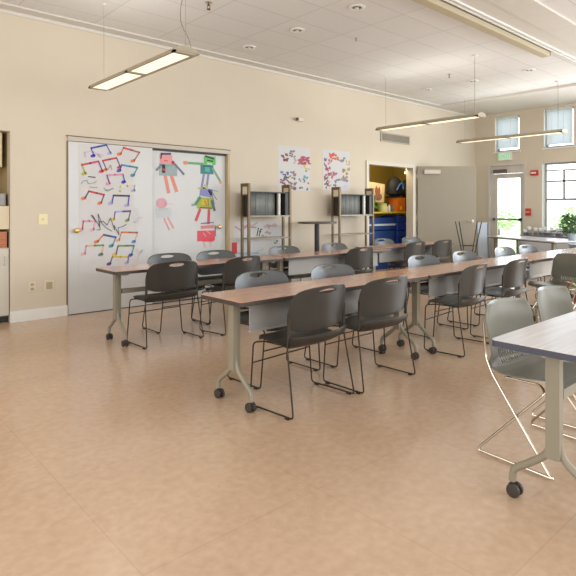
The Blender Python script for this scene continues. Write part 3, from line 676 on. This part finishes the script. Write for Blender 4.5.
MB().box(.02, 0, .015, .54, .01, .135).build('door', mat('micro_dark', (50, 48, 46), .2), t)
MB().box(.57, .0, .015, .72, .01, .135).build('control_panel', mat('micro_light', (150, 150, 144), .4), t)
t = empty('wall_cabinet', (.49, W+.09, 1.83), 'cream wall cabinet high in the recess at the left edge', 'cabinet')
MB().box(.0, .02, 0, 1.2, .44, .41).build('body', mat('upper_cream', (214, 198, 160), .5), t)
for x0, x1 in ((.01, .59), (.61, 1.19)): MB().box(x0, 0, .01, x1, .02, .40).build('door', MATS['upper_cream'], t, bevel=.003)

# ------------------------------------------------------------------ storage room contents
t = empty('storage_shelf', (8.0, W+.55, 0), 'wide storage shelf with a yellow edge inside the open storage room', 'shelf')
MB().box(0, .02, 1.25, 3.2, .62, 1.275).box(.0, .02, 0, .03, .62, 1.25).box(3.17, .02, 0, 3.2, .62, 1.25).build('board', mat('shelf_board', (150, 128, 80), .6), t)
MB().box(0, 0, 1.245, 3.2, .02, 1.28).build('edge_strip', mat('edge_yellow', (190, 180, 60), .5), t)
blue1 = mat('vinyl_navy', (28, 62, 122), .4); blue2 = mat('vinyl_blue', (36, 72, 178), .4)
for k in range(4):
    t = empty('gym_mat', (9.35, W+.6, .0+.29*k), ['lowest', 'second', 'third', 'top'][k]+' navy blue gym mat of the pile under the storage shelf', 'mat', 'navy gym mats')
    MB().box(-.55, 0, .0, .60, .5, .28).build('cushion', blue1, t, bevel=.02)
    if k in (3,): MB().box(-.56, -.006, .10, .61, 0, .14).build('strap', mat('strap_white', (190, 200, 205), .5), t)
for k in range(7):
    t = empty('folded_tumbling_mat', (10.0, W+.58, .0+.17*k), '%s bright blue folded mat from the floor, right pile under the storage shelf' % ['first', 'second', 'third', 'fourth', 'fifth', 'sixth', 'seventh'][k], 'mat', 'bright blue mats')
    MB().box(0, 0, .0, .85, .5, .165).build('cushion', blue2, t, bevel=.02)
sy = W+.66
t = empty('orange_box', (10.12, sy, 1.276), 'orange carton on the right of the storage shelf', 'box')
MB().box(0, 0, 0, .29, .28, .33).build('carton', mat('carton_orange', (206, 112, 30), .6), t)
MB().box(.08, -.003, .05, .16, 0, .13).build('sticker', mat('sticker_yellow', (230, 205, 60), .5), t)
t = empty('storage_bin', (10.46, sy+.05, 1.276), 'dark red brown bin right of the orange carton on the storage shelf', 'bin')
MB().prism([(0, 0), (.42, 0), (.45, .30), (-.03, .30)], 0, .3, lambda a, b_, h: (a, h, b_)).build('bin_body', mat('bin_maroon', (76, 36, 30), .5), t)
t = empty('potted_fern', (9.21, sy+.06, 1.276), 'bright green artificial plant on the left of the storage shelf', 'plant')
MB().lathe([(.07, 0), (.09, .1), (.085, .105)], n=16).build('pot', mat('pot_brown', (90, 66, 40), .6), t, True)
b = MB()
for i in range(60):
    a = random.uniform(0, 2*pi); l = random.uniform(.1, .24); zz = random.uniform(.1, .3)
    b.tube([(0, 0, .09), (l*.6*cos(a), l*.5*sin(a), zz), (l*cos(a), .8*l*sin(a), zz-.04)], [.004, .016, .003], 5, flat=.4)
b.build('fronds', mat('leaf_bright', (90, 170, 40), .5, noise=.3), t)
t = empty('cream_tub', (9.52, sy-.02, 1.281), 'cream tub with a lime lid at the front of the storage shelf', 'tub')
MB().lathe([(.085, 0), (.10, .15), (.095, .16)], n=20).build('tub_body', mat('tub_cream', (214, 206, 130), .5), t, True)
MB().lathe([(.105, .16), (.105, .18), (.09, .185)], n=20).build('lid', mat('lid_lime', (170, 190, 60), .5), t, True)
for i, (x, c, n_) in enumerate(((9.66, (228, 224, 214), 'white'), (9.76, (190, 60, 60), 'red capped'), (9.86, (60, 110, 120), 'teal'))):
    t = empty('bottle', (x, sy-.03, 1.276), '%s bottle between the cream tub and the orange carton' % n_, 'bottle', 'bottles on the storage shelf')
    MB().lathe([(.026, 0), (.028, .02), (.028, .12), (.012, .15), (.012, .165)], n=14).build('bottle_body', mat('bottle_%d' % i, c if i != 1 else (220, 214, 205), .35), t, True)
    MB().lathe([(.014, .165), (.014, .19)], n=12).build('cap', mat('cap_%d' % i, c, .4), t)
t = empty('picture_board', (9.65, sy+.26, 1.522), 'cream picture board with a brown figure leaning above the storage shelf', 'picture')
Mr = Matrix.Rotation(.08, 4, 'Y')
MB().box(-.28, 0, -.02, .30, .02, .42, Mr).build('board', mat('picture_cream', (214, 190, 156), .6), t)
b = MB(); ms = []
blob(b, ms, (.06, .24), .10, .12, (136, 66, 46), -.001); blob(b, ms, (.08, .10), .14, .09, (120, 80, 60), -.0035); blob(b, ms, (-.14, .08), .12, .07, (90, 110, 50), -.001); blob(b, ms, (.07, .34), .03, .05, (236, 190, 170), -.0035); blob(b, ms, (.19, .28), .03, .10, (240, 214, 190), -.001)
b.build('figure', ms, t)
t = empty('upper_box', (9.62, sy+.34, 1.276), 'dark crate behind the plant that carries the picture board', 'crate')
MB().box(-.32, -.1, 0, .5, .15, .215).build('crate_body', mat('crate_dark', (52, 40, 34), .7), t)
def bag(x, y, z, sx, sz, col, lab, strap):
    t = empty('cloth_bag', (x, y, z), lab, 'bag', 'bags in the storage room')
    b = MB(); pr = [(.6, 0), (1, .12), (1.05, .4), (.9, .7), (.55, .92), (.15, 1)]
    b.lathe([(r*sx/2, zz*sz) for r, zz in pr], n=18, M=Matrix.Diagonal((1, .6, 1, 1)))
    b.build('bag_body', mat('bag_%d_%d_%d' % col, col, .7, noise=.45, nscale=14), t, True)
    MB().tube([(-sx*.25, -sx*.3, sz*.3), (-sx*.05, -sx*.36, sz*.62), (sx*.15, -sx*.32, sz*.7), (sx*.22, -sx*.33, sz*.35)], .012, 8, sub=.04).build('strap', mat('strap_%s' % lab[:4], strap, .5), t, True)
bag(10.22, sy+.16, 1.64, .50, .46, (22, 22, 34), 'black bag with a blue strap above the orange carton', (60, 120, 220))
bag(10.66, sy+.18, 1.64, .30, .40, (26, 24, 30), 'small black bag at the far right of the storage shelf', (120, 120, 130))
bag(9.02, sy+.36, 1.276, .50, .72, (96, 54, 40), 'tall brown patterned bag at the left of the storage shelf', (70, 80, 40))
t = empty('black_crate', (10.12, sy+.0, 1.607), 'dark tray under the black bags on the orange carton', 'crate')
MB().box(-.02, 0, 0, .80, .34, .03).build('tray', mat('tray_dark', (30, 28, 30), .6), t)
sl = bpy.data.lights.new('storage_fill', 'POINT'); sl.energy = 28; sl.color = (1, .85, .5); sl.shadow_soft_size = .12  # unseen warm point light, added to brighten the storage room
slo = bpy.data.objects.new('storage_fill', sl); C.objects.link(slo); slo.location = (9.6, W+.4, 2.5)
t = empty('sprinkler_guard', (9.95, W+.3, 2.13), 'small white lamp socket hanging at the top of the storage doorway', 'lamp socket')
MB().tube([(0, 0, .05), (0, 0, .67)], .006).lathe([(.02, .06), (.04, .04), (.045, .0), (.02, -.02)], n=14).build('socket', white_m, t)

# ------------------------------------------------------------------ things leaning by the door leaf
t = empty('wooden_crate', (10.17, 5.76, 0), 'brown crate standing in front of the open storage door', 'crate', rz=-.73)
MB().box(-.22, -.2, 0, .22, .2, .36).build('crate_body', wood_mat('crate_brown', (120, 92, 66), (150, 118, 86), .6), t, bevel=.004)
t = empty('upturned_stool', (10.17, 5.76, .361), 'upturned stool with dark splayed legs pointing up before the open storage door', 'stool', rz=-.73)
MB().lathe([(.15, 0), (.16, .01), (.16, .03), (.15, .035)], n=24).build('seat', mat('stool_seat', (150, 128, 84), .5), t, True)
for sx in (-1, 1):
    for sy_ in (-1, 1):
        MB().tube([(sx*.10, sy_*.07, .03), (sx*.23, sy_*.12, .72)], .011, 8).build('leg', black_m, t, True)
MB().tube([(-.13, -.085, .22), (.13, -.085, .22)], .007).tube([(-.13, .085, .22), (.13, .085, .22)], .007).build('stretcher', black_m, t)
t = empty('folded_plastic_table', (11.66, 6.22, 0), 'pale blue white folded table leaning on end between the open door and the exit door', 'folded table', rz=-.73)
Mt = Matrix.Rotation(radians(-4), 4, 'X')
MB().box(-.13, -.03, .0, .10, .03, 1.03, Mt).build('panel', mat('folded_pale_blue', (196, 208, 220), .3), t, bevel=.01)
MB().box(.10, -.045, .01, .13, .045, 1.0, Mt).build('rim', mat('folded_grey', (140, 150, 162), .4), t)

# ------------------------------------------------------------------ window side: table, plant, sill, bin
t = empty('window_table', (10.2, 4.05, 0), 'pale folding table standing near the far window and exit door', 'table', rz=math.atan2(1.88, 1.07))
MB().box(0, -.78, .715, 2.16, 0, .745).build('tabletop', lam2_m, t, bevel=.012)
MB().box(.004, -.776, .70, 2.156, -.004, .7145).build('apron', band2_m, t)
for x in (.16, 2.0):
    MB().box(x-.03, -.7, .0, x+.03, -.64, .70).box(x-.03, -.14, .0, x+.03, -.08, .70).box(x-.02, -.64, .3, x+.02, -.14, .34).build('leg', post_m, t)
t = empty('sill_shelf', (FX-.001, 5.6, 0), 'low white shelf unit under the far window', 'shelf')
MB().box(-.40, -1.75, 0, 0, -.05, .72).build('body', mat('unit_white', (222, 224, 226), .4), t, bevel=.005)
MB().box(-.42, -1.77, .72, 0, -.03, .755).build('top', mat('unit_top_grey', (120, 118, 120), .4), t)
# heap of white blossoms on it
for i in range(16):
    x = FX-.12-random.uniform(0, .18); y = 5.46-i*.098
    t = empty('white_flower_bunch', (x, y, .756), '%s white flower bunch from the left on the low shelf under the window' % (['first', 'second', 'third', 'fourth', 'fifth', 'sixth', 'seventh', 'eighth', 'ninth', 'tenth', 'eleventh', 'twelfth', 'thirteenth', 'fourteenth', 'fifteenth', 'sixteenth'][i]), 'flowers', 'white flowers on the low shelf')
    hh = .06+.07*abs(sin(i*1.9))
    MB().tube([(0, 0, .0), (.005, .01, hh)], .006, 6).lathe([(.035, 0), (.045, .05), (.04, .06)], n=10).build('vase', mat('vase_grey', (120, 124, 134), .3), t)
    b = MB()
    for k in range(9):
        a = k*2.4; r = .028*sqrt(k/9)+.005
        b.lathe([(.008, -.024), (.020, -.012), (.021, .01), (.01, .024)], (r*cos(a), r*sin(a), hh+.02+.02*cos(k)), 7)
    b.build('blossoms', mat('petal_white', (240, 240, 238), .7), t)
def bush(name, loc, pot, r, h, leafm, lab, cat, n=220, el=1.0, seed=3):
    t = empty(name, loc, lab, cat)
    pot(t)
    rnd = random.Random(seed); b = MB()
    for i in range(n):
        a = rnd.uniform(0, 2*pi); e = rnd.uniform(-.9, 1); q = r*rnd.uniform(.5, 1)
        p = Vector((q*cos(a)*sqrt(1-e*e), q*sin(a)*sqrt(1-e*e), h+q*e*el))
        M = Matrix.Translation(p) @ Matrix.Rotation(a, 4, 'Z') @ Matrix.Rotation(rnd.uniform(-1.2, .6), 4, 'Y') @ Matrix.Rotation(rnd.uniform(-.6, .6), 4, 'X')
        l = r*.32
        b.prism([(-l*.2, 0), (l*.2, -l*.3), (l, 0), (l*.2, l*.3)], 0, .002, lambda a_, b_, hh, M=M: M @ Vector((a_, b_, hh)))
    b.build('foliage', leafm, t)
    MB().tube([(0, 0, .08), (.01, 0, h*.6), (0, 0, h)], .008, 6).build('stem', mat('stem_brown', (96, 84, 60), .7), t)
    return t
def pot_a(t): MB().lathe([(.07, 0), (.10, .10), (.105, .12), (.095, .12)], n=20).build('pot', mat('pot_pale_blue', (186, 198, 206), .4), t, True)
bush('potted_plant', (10.98, 4.02, .746), pot_a, .24, .28, mat('leaf_green', (96, 128, 84), .6, noise=.35, nscale=12), 'round green plant in a pale pot on the table by the far window', 'plant', 420)
t = empty('plastic_tub', (11.55, 3.92, 0), 'pale blue plastic tub on the floor behind the window table at the right edge', 'tub')
MB().lathe([(.30, 0), (.36, .60), (.38, .61), (.38, .64), (.34, .64)], n=28).build('tub_body', mat('tub_pale_blue', (190, 208, 226), .35), t, True)
# croton on the floor at the right edge
def pot_b(t): MB().lathe([(.12, 0), (.17, .26), (.185, .27), (.18, .30), (.15, .30)], n=24).build('pot', mat('pot_terracotta', (150, 96, 66), .6), t, True)
t = empty('leafy_floor_plant', (5.72, 1.93, 0), 'potted plant with red and yellow green leaves at the right edge of the photo', 'plant')
pot_b(t); rnd = random.Random(5)
for nm, col, cnt in (('red_leaves', (150, 76, 62), 16), ('green_leaves', (150, 150, 70), 22)):
    b = MB()
    for i in range(cnt):
        a = rnd.uniform(0, 2*pi); l = rnd.uniform(.14, .27); z1 = rnd.uniform(.42, .66)
        b.tube([(0, 0, .28), (l*.35*cos(a), l*.35*sin(a), z1-.06), (l*.8*cos(a), l*.8*sin(a), z1), (l*cos(a), l*sin(a), z1-.07)], [.004, .012, .02, .003], 6, flat=.3)
    b.build(nm, mat('croton_'+nm, col, .5, noise=.3), t, True)

# ------------------------------------------------------------------ tables
def make_table(L, lab, lam, band, D=.475, bar=True):
    t = empty('folding_table', (0, 0, 0), lab, 'table', 'long training tables')
    r = .022; pts = []
    for cx, cy, a0 in ((r, r, pi), (L-r, r, 1.5*pi), (L-r, D-r, 0), (r, D-r, .5*pi)):
        for k in range(5):
            a = a0+k*pi/8; pts.append((cx+r*cos(a), cy+r*sin(a)))
    MB().prism(pts, .737, .741, lambda a, b, h: (a, b, h)).build('tabletop', lam, t)
    MB().prism(pts, .709, .7368, lambda a, b, h: (a, b, h)).build('edge_band', band, t)
    for x in (.13, L-.13):
        b = MB().box(x-.035, D/2-.03, .24, x+.0, D/2+.03, .70).box(x+.004, D/2-.02, .24, x+.03, D/2+.02, .70)
        b.box(x-.03, D/2-.19, .69, x+.03, D/2+.19, .7085)
        for s in (-1, 1):
            b.tube([(x-.005, D/2+s*.010, .33), (x-.005, D/2+s*.030, .245), (x-.005, D/2+s*.13, .165), (x-.005, D/2+s*.185, .13), (x-.005, D/2+s*.192, .07)], .017, 10, sub=.05)
        lg = b.build('leg', post_m, t, True)
        for s in (-1, 1):
            cx, cy = x-.005, D/2+s*.192
            c = MB(); RY = Matrix.Rotation(pi/2, 4, 'Y')
            for o_ in (-.018, .018): c.lathe([(.018, -.009), (.030, -.007), (.032, 0), (.030, .007), (.018, .009)], (cx+o_, cy-s*.012, .032), 16, RY)
            c.tube([(cx, cy, .05), (cx, cy, .09)], .010, 8).box(cx-.008, cy-.026, .026, cx+.008, cy+.014, .055)
            c.build('caster', tyre_m, lg, True)
    if bar: MB().box(.17, D/2-.02, .49, L-.17, D/2+.02, .535).build('crossbar', post_m, t, bevel=.004)
    return t
def modesty(t, L, D=.5):
    MB().box(.17, .125, .515, L-.17, .132, .705).box(.17, .115, .503, L-.17, .142, .518).build('modesty_panel', panel_m, t)
TY = 2.72
tb = make_table(2.10, 'oak topped rolling table at the near end of the middle row', lam_m, band_m, .475, False)
tb.location = (2.03, TY, 0); modesty(tb, 2.1)
dup(tb, (4.15, TY, 0), 0, 'second oak topped rolling table of the middle row')
dup(tb, (6.27, TY, 0), 0, 'third oak topped rolling table of the middle row, in front of the window table')
dup(tb, (8.39, TY, 0), 0, 'last rolling table of the middle row, at the right edge of the photo')
tc_ = make_table(2.13, 'oak topped rolling table in front of the white closet panels', lam_m, band_m); tc_.location = (2.15, 4.86, 0)
tc2 = dup(tb, (4.31, 4.87, 0), 0, 'oak topped rolling table in front of the bistro table, middle of the back row')
td = dup(tb, (6.43, 5.12, 0), 0, 'oak topped rolling table in front of the storage doorway, last of the back row')
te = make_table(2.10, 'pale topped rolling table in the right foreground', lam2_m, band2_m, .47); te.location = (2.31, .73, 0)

# ------------------------------------------------------------------ chairs: dark stacking chair with a hand hole
def back_surf(x, z, HW=.29):
    v = (z-.50)/.32
    return -.172 - .035*v - .012*v*v + .060*(x/HW)**2
def make_dark_chair(lab):
    t = empty('stacking_chair', (0, 0, 0), lab, 'chair')
    # backrest: rings from the hand hole out to the outline
    N = 64; K = 9; hx, hz, ha, hb = 0, .784, .085, .017
    zt, zb, HW = .822, .526, .298
    def outline(a):
        # superellipse like outline with tighter lower corners
        c, s_ = cos(a), sin(a); zc = (zt+zb)/2; hh = (zt-zb)/2
        n_ = 4.6
        k = (abs(c)**n_+abs(s_)**n_)**(-1/n_)
        x = HW*k*c; z = zc+hh*k*s_
        z -= .010*(abs(x)/HW)**2 if z > zc else 0
        z += .0
        if z < zc: z -= -.018*(1-(x/HW)**2)*-1*0
        w_ = 1-.05*max(0, (z-zc)/hh)
        return x*w_, z
    b = MB()
    for side in (0, 1):
        for j in range(K+1):
            u = j/K
            for i in range(N):
                a = 2*pi*i/N; ox, oz = outline(a)
                ix, iz = hx+ha*cos(a), hz+hb*sin(a)
                x = ix*(1-u)+ox*u; z = iz*(1-u)+oz*u
                y = back_surf(x, z) + (.004 if side else -.004)*(1 if 0 < j < K else .5)
                b.v.append((x, y, z))
    R = (K+1)*N
    for j in range(K):
        for i in range(N):
            i2 = (i+1) % N
            b.f.append((j*N+i, j*N+i2, (j+1)*N+i2, (j+1)*N+i)); b.f.append((R+j*N+i, R+(j+1)*N+i, R+(j+1)*N+i2, R+j*N+i2)); b.mi += [0, 0]
    for j in (0, K):
        for i in range(N):
            i2 = (i+1) % N; b.f.append((j*N+i, j*N+i2, R+j*N+i2, R+j*N+i)); b.mi.append(0)
    b.build('backrest', plas, t, True)
    # seat pan sweeping up behind
    prof = [(.235, .425), (.232, .444), (.215, .456), (.16, .461), (.06, .457), (-.05, .447), (-.11, .439), (-.158, .438), (-.188, .456), (-.202, .484), (-.206, .512)]
    b = MB(); M_ = 15
    for side in (0, 1):
        for j, (y, z) in enumerate(prof):
            hw = .266+.02*min(1, j/7) if j > 1 else .250
            for i in range(M_):
                u = -1+2*i/(M_-1); x = hw*u
                edge = max(0, abs(u)-.7)/.3
                yy = y; zz = z
                if j < 3: yy -= .05*edge**2
                if j >= 7: yy += .05*u*u; zz -= .0
                else: zz += .008*u*u - .006*edge**2*(1 if j < 7 else 0)
                if j == 10: zz -= .006*(1-u*u)
                b.v.append((x, yy, zz - (.007 if side else 0)))
    R = len(prof)*M_
    for j in range(len(prof)-1):
        for i in range(M_-1):
            q = (j*M_+i, j*M_+i+1, (j+1)*M_+i+1, (j+1)*M_+i); b.f.append(q); b.f.append(tuple(R+k for k in reversed(q))); b.mi += [0, 0]
    for j in range(len(prof)-1):
        for i in (0, M_-1): b.f.append((j*M_+i, (j+1)*M_+i, R+(j+1)*M_+i, R+j*M_+i)); b.mi.append(0)
    for i in range(M_-1):
        for j in (0, len(prof)-1): b.f.append((j*M_+i, j*M_+i+1, R+j*M_+i+1, R+j*M_+i)); b.mi.append(0)
    b.build('seat', plas, t, True)
    for s in (-1, 1):
        f = MB().tube([(s*.292, -.135, .66), (s*.296, -.128, .52), (s*.298, -.125, .44), (s*.322, -.20, .012), (s*.322, .20, .012), (s*.285, .205, .425), (s*.255, .12, .438), (s*.25, -.12, .436)], .0058, 8, sub=.03)
        fr_ = f.build('side_frame', rod_m, t, True)
        for gy in (-.15, .15): MB().box(s*.322-.012, gy-.015, .001, s*.322+.012, gy+.015, .012).build('glide', black_m, fr_)
        MB().tube([(s*.286, -.128, .665), (s*.290, -.128, .50)], .011, 8).build('back_bracket', plas, t, True)
    MB().tube([(-.298, .204, .285), (.298, .204, .285)], .005, 6).build('crossbar', rod_m, t)
    MB().tube([(-.25, -.05, .435), (.25, -.05, .435)], .006, 6).build('under_seat_bar', rod_m, t)
    return t
dark = []
def chair(x, y, rz, lab, group, src=[None]):
    if src[0] is None:
        t = make_dark_chair(lab); t.location = (x, y, 0); t.rotation_euler = (0, 0, rz); t['group'] = group; src[0] = t
    else: t = dup(src[0], (x, y, 0), rz, lab, group)
    return t
R_ = radians
gm, gf = 'dark chairs on the near side of the middle table row', 'dark chairs on the far side of the middle table row'
bm_, bf = 'dark chairs on the near side of the back table row', 'dark chairs on the far side of the back table row'
chair(2.56, 2.70, R_(5), 'dark plastic chair closest to the camera, at the front end of the middle row', gm)
chair(3.27, 2.69, R_(1), 'dark plastic chair right beside the closest dark chair, near side of the middle row', gm)
chair(4.66, 2.735, R_(6), 'dark plastic chair third along the near side of the middle row, bluish seat visible', gm)
chair(5.50, 2.72, R_(3), 'dark plastic chair farthest along the near side of the middle row', gm)
chair(2.78, 3.27, R_(182), 'dark chair behind the left end of the middle row, facing the camera', gf)
chair(3.60, 3.25, R_(180), 'dark chair facing the camera, second from the left behind the middle row', gf)
chair(5.08, 3.27, R_(178), 'dark chair facing the camera, third from the left behind the middle row', gf)
chair(5.96, 3.27, R_(181), 'dark chair facing the camera, fourth from the left behind the middle row', gf)
chair(6.99, 3.27, R_(180), 'dark chair facing the camera, fifth from the left behind the middle row', gf)
chair(7.70, 3.27, R_(179), 'dark chair facing the camera, sixth from the left behind the middle row', gf)
chair(2.69, 4.87, R_(2), 'dark chair seen from behind, leftmost, in front of the closet panels', bm_)
chair(3.53, 4.86, R_(10), 'dark chair seen from behind, second from the left in the back row', bm_)
chair(5.60, 4.93, R_(2), 'dark chair seen from behind at the middle table of the back row', bm_)
chair(7.22, 5.16, R_(2), 'left of two dark chairs seen from behind before the storage doorway', bm_)
chair(8.02, 5.16, R_(0), 'right of two dark chairs seen from behind, before the open storage door', bm_)
chair(3.10, 5.36, R_(181), 'dark chair facing the camera, first on the left behind the back row', bf)
chair(3.75, 5.38, R_(179), 'dark chair facing the camera, second from the left behind the back row', bf)
chair(4.90, 5.40, R_(180), 'dark chair facing the camera behind the back row, before the left metal rack', bf)
chair(5.92, 5.41, R_(181), 'dark chair facing the camera behind the back row, right of the bistro table', bf)
chair(7.48, 5.70, R_(180), 'dark chair facing the camera before the blue mats, the left one', bf)
chair(8.30, 5.70, R_(178), 'dark chair facing the camera before the blue mats, the right one', bf)

# ------------------------------------------------------------------ chairs: sage one-piece shell on a chrome cross frame
def make_sage_chair(lab, group):
    t = empty('shell_chair', (0, 0, 0), lab, 'chair', group)
    prof = [(.245, .425), (.24, .442), (.215, .452), (.15, .452), (.05, .440), (-.04, .430), (-.11, .432), (-.16, .452), (-.188, .49), (-.203, .535), (-.216, .59), (-.228, .65), (-.240, .71), (-.250, .76), (-.256, .79), (-.262, .805)]
    # resample
    P = []
    for (a, b_) in zip(prof[:-1], prof[1:]):
        for k in range(3): P.append((a[0]+(b_[0]-a[0])*k/3, a[1]+(b_[1]-a[1])*k/3))
    P.append(prof[-1])
    M_ = 41; b = MB(); V = []
    for j, (y, z) in enumerate(P):
        zz = z
        back = max(0, min(1, (z-.46)/.08)) if y < -.1 else 0
        top = max(0, (z-.70)/.105)
        hw = .235 + .012*back - .045*top**2.2
        for i in range(M_):
            u = -1+2*i/(M_-1)
            yy = y + .055*u*u*back; z2 = z - .012*u*u*top + .014*(u**4)*(1-back)*(0 if j < 3 else 1)
            if j < 9: yy -= .045*max(0, abs(u)-.6)**2/.16
            V.append((hw*u, yy, z2))
    b.v = V
    for j in range(len(P)-1):
        zc = (P[j][1]+P[j+1][1])/2; yc = P[j][0]
        for i in range(M_-1):
            u = -1+2*(i+.5)/(M_-1)
            if yc < -.15 and .468 < zc < .56 and abs(u) < .5 and i % 2 == 1 and (j % 4 != 3): continue
            b.f.append((j*M_+i, j*M_+i+1, (j+1)*M_+i+1, (j+1)*M_+i)); b.mi.append(0)
    o = b.build('shell', plas2, t, True); s_ = o.modifiers.new('thick', 'SOLIDIFY'); s_.thickness = .007; s_.offset = 0
    for s in (-1, 1):
        f = MB().tube([(s*.246, -.20, .70), (s*.250, -.185, .52), (s*.262, -.14, .44), (s*.285, .18, .02), (s*.285, .205, .009), (s*.285, -.205, .009), (s*.280, -.20, .03), (s*.24, .14, .40), (s*.20, .10, .425), (s*.20, -.10, .418)], .0065, 8, sub=.03)
        f.build('cross_frame', chrome, t, True)
    MB().tube([(-.24, .13, .40), (.24, .13, .40)], .006, 6).tube([(-.20, -.09, .418), (.20, -.09, .418)], .006, 6).build('under_seat_bar', chrome, t)
    return t
gs = 'sage grey shell chairs with chrome cross legs'
e1 = make_sage_chair('sage grey shell chair with slotted back at the near end of the pale table', gs)
e1.location = (3.01, 1.265, 0); e1.rotation_euler = (0, 0, R_(176))
dup(e1, (3.74, 1.30, 0), R_(178), 'sage grey shell chair behind the pale table, at the right edge of the photo')
dup(e1, (6.53, 2.57, 0), R_(65), 'sage grey shell chair turned sideways at the middle row, right edge of the photo')
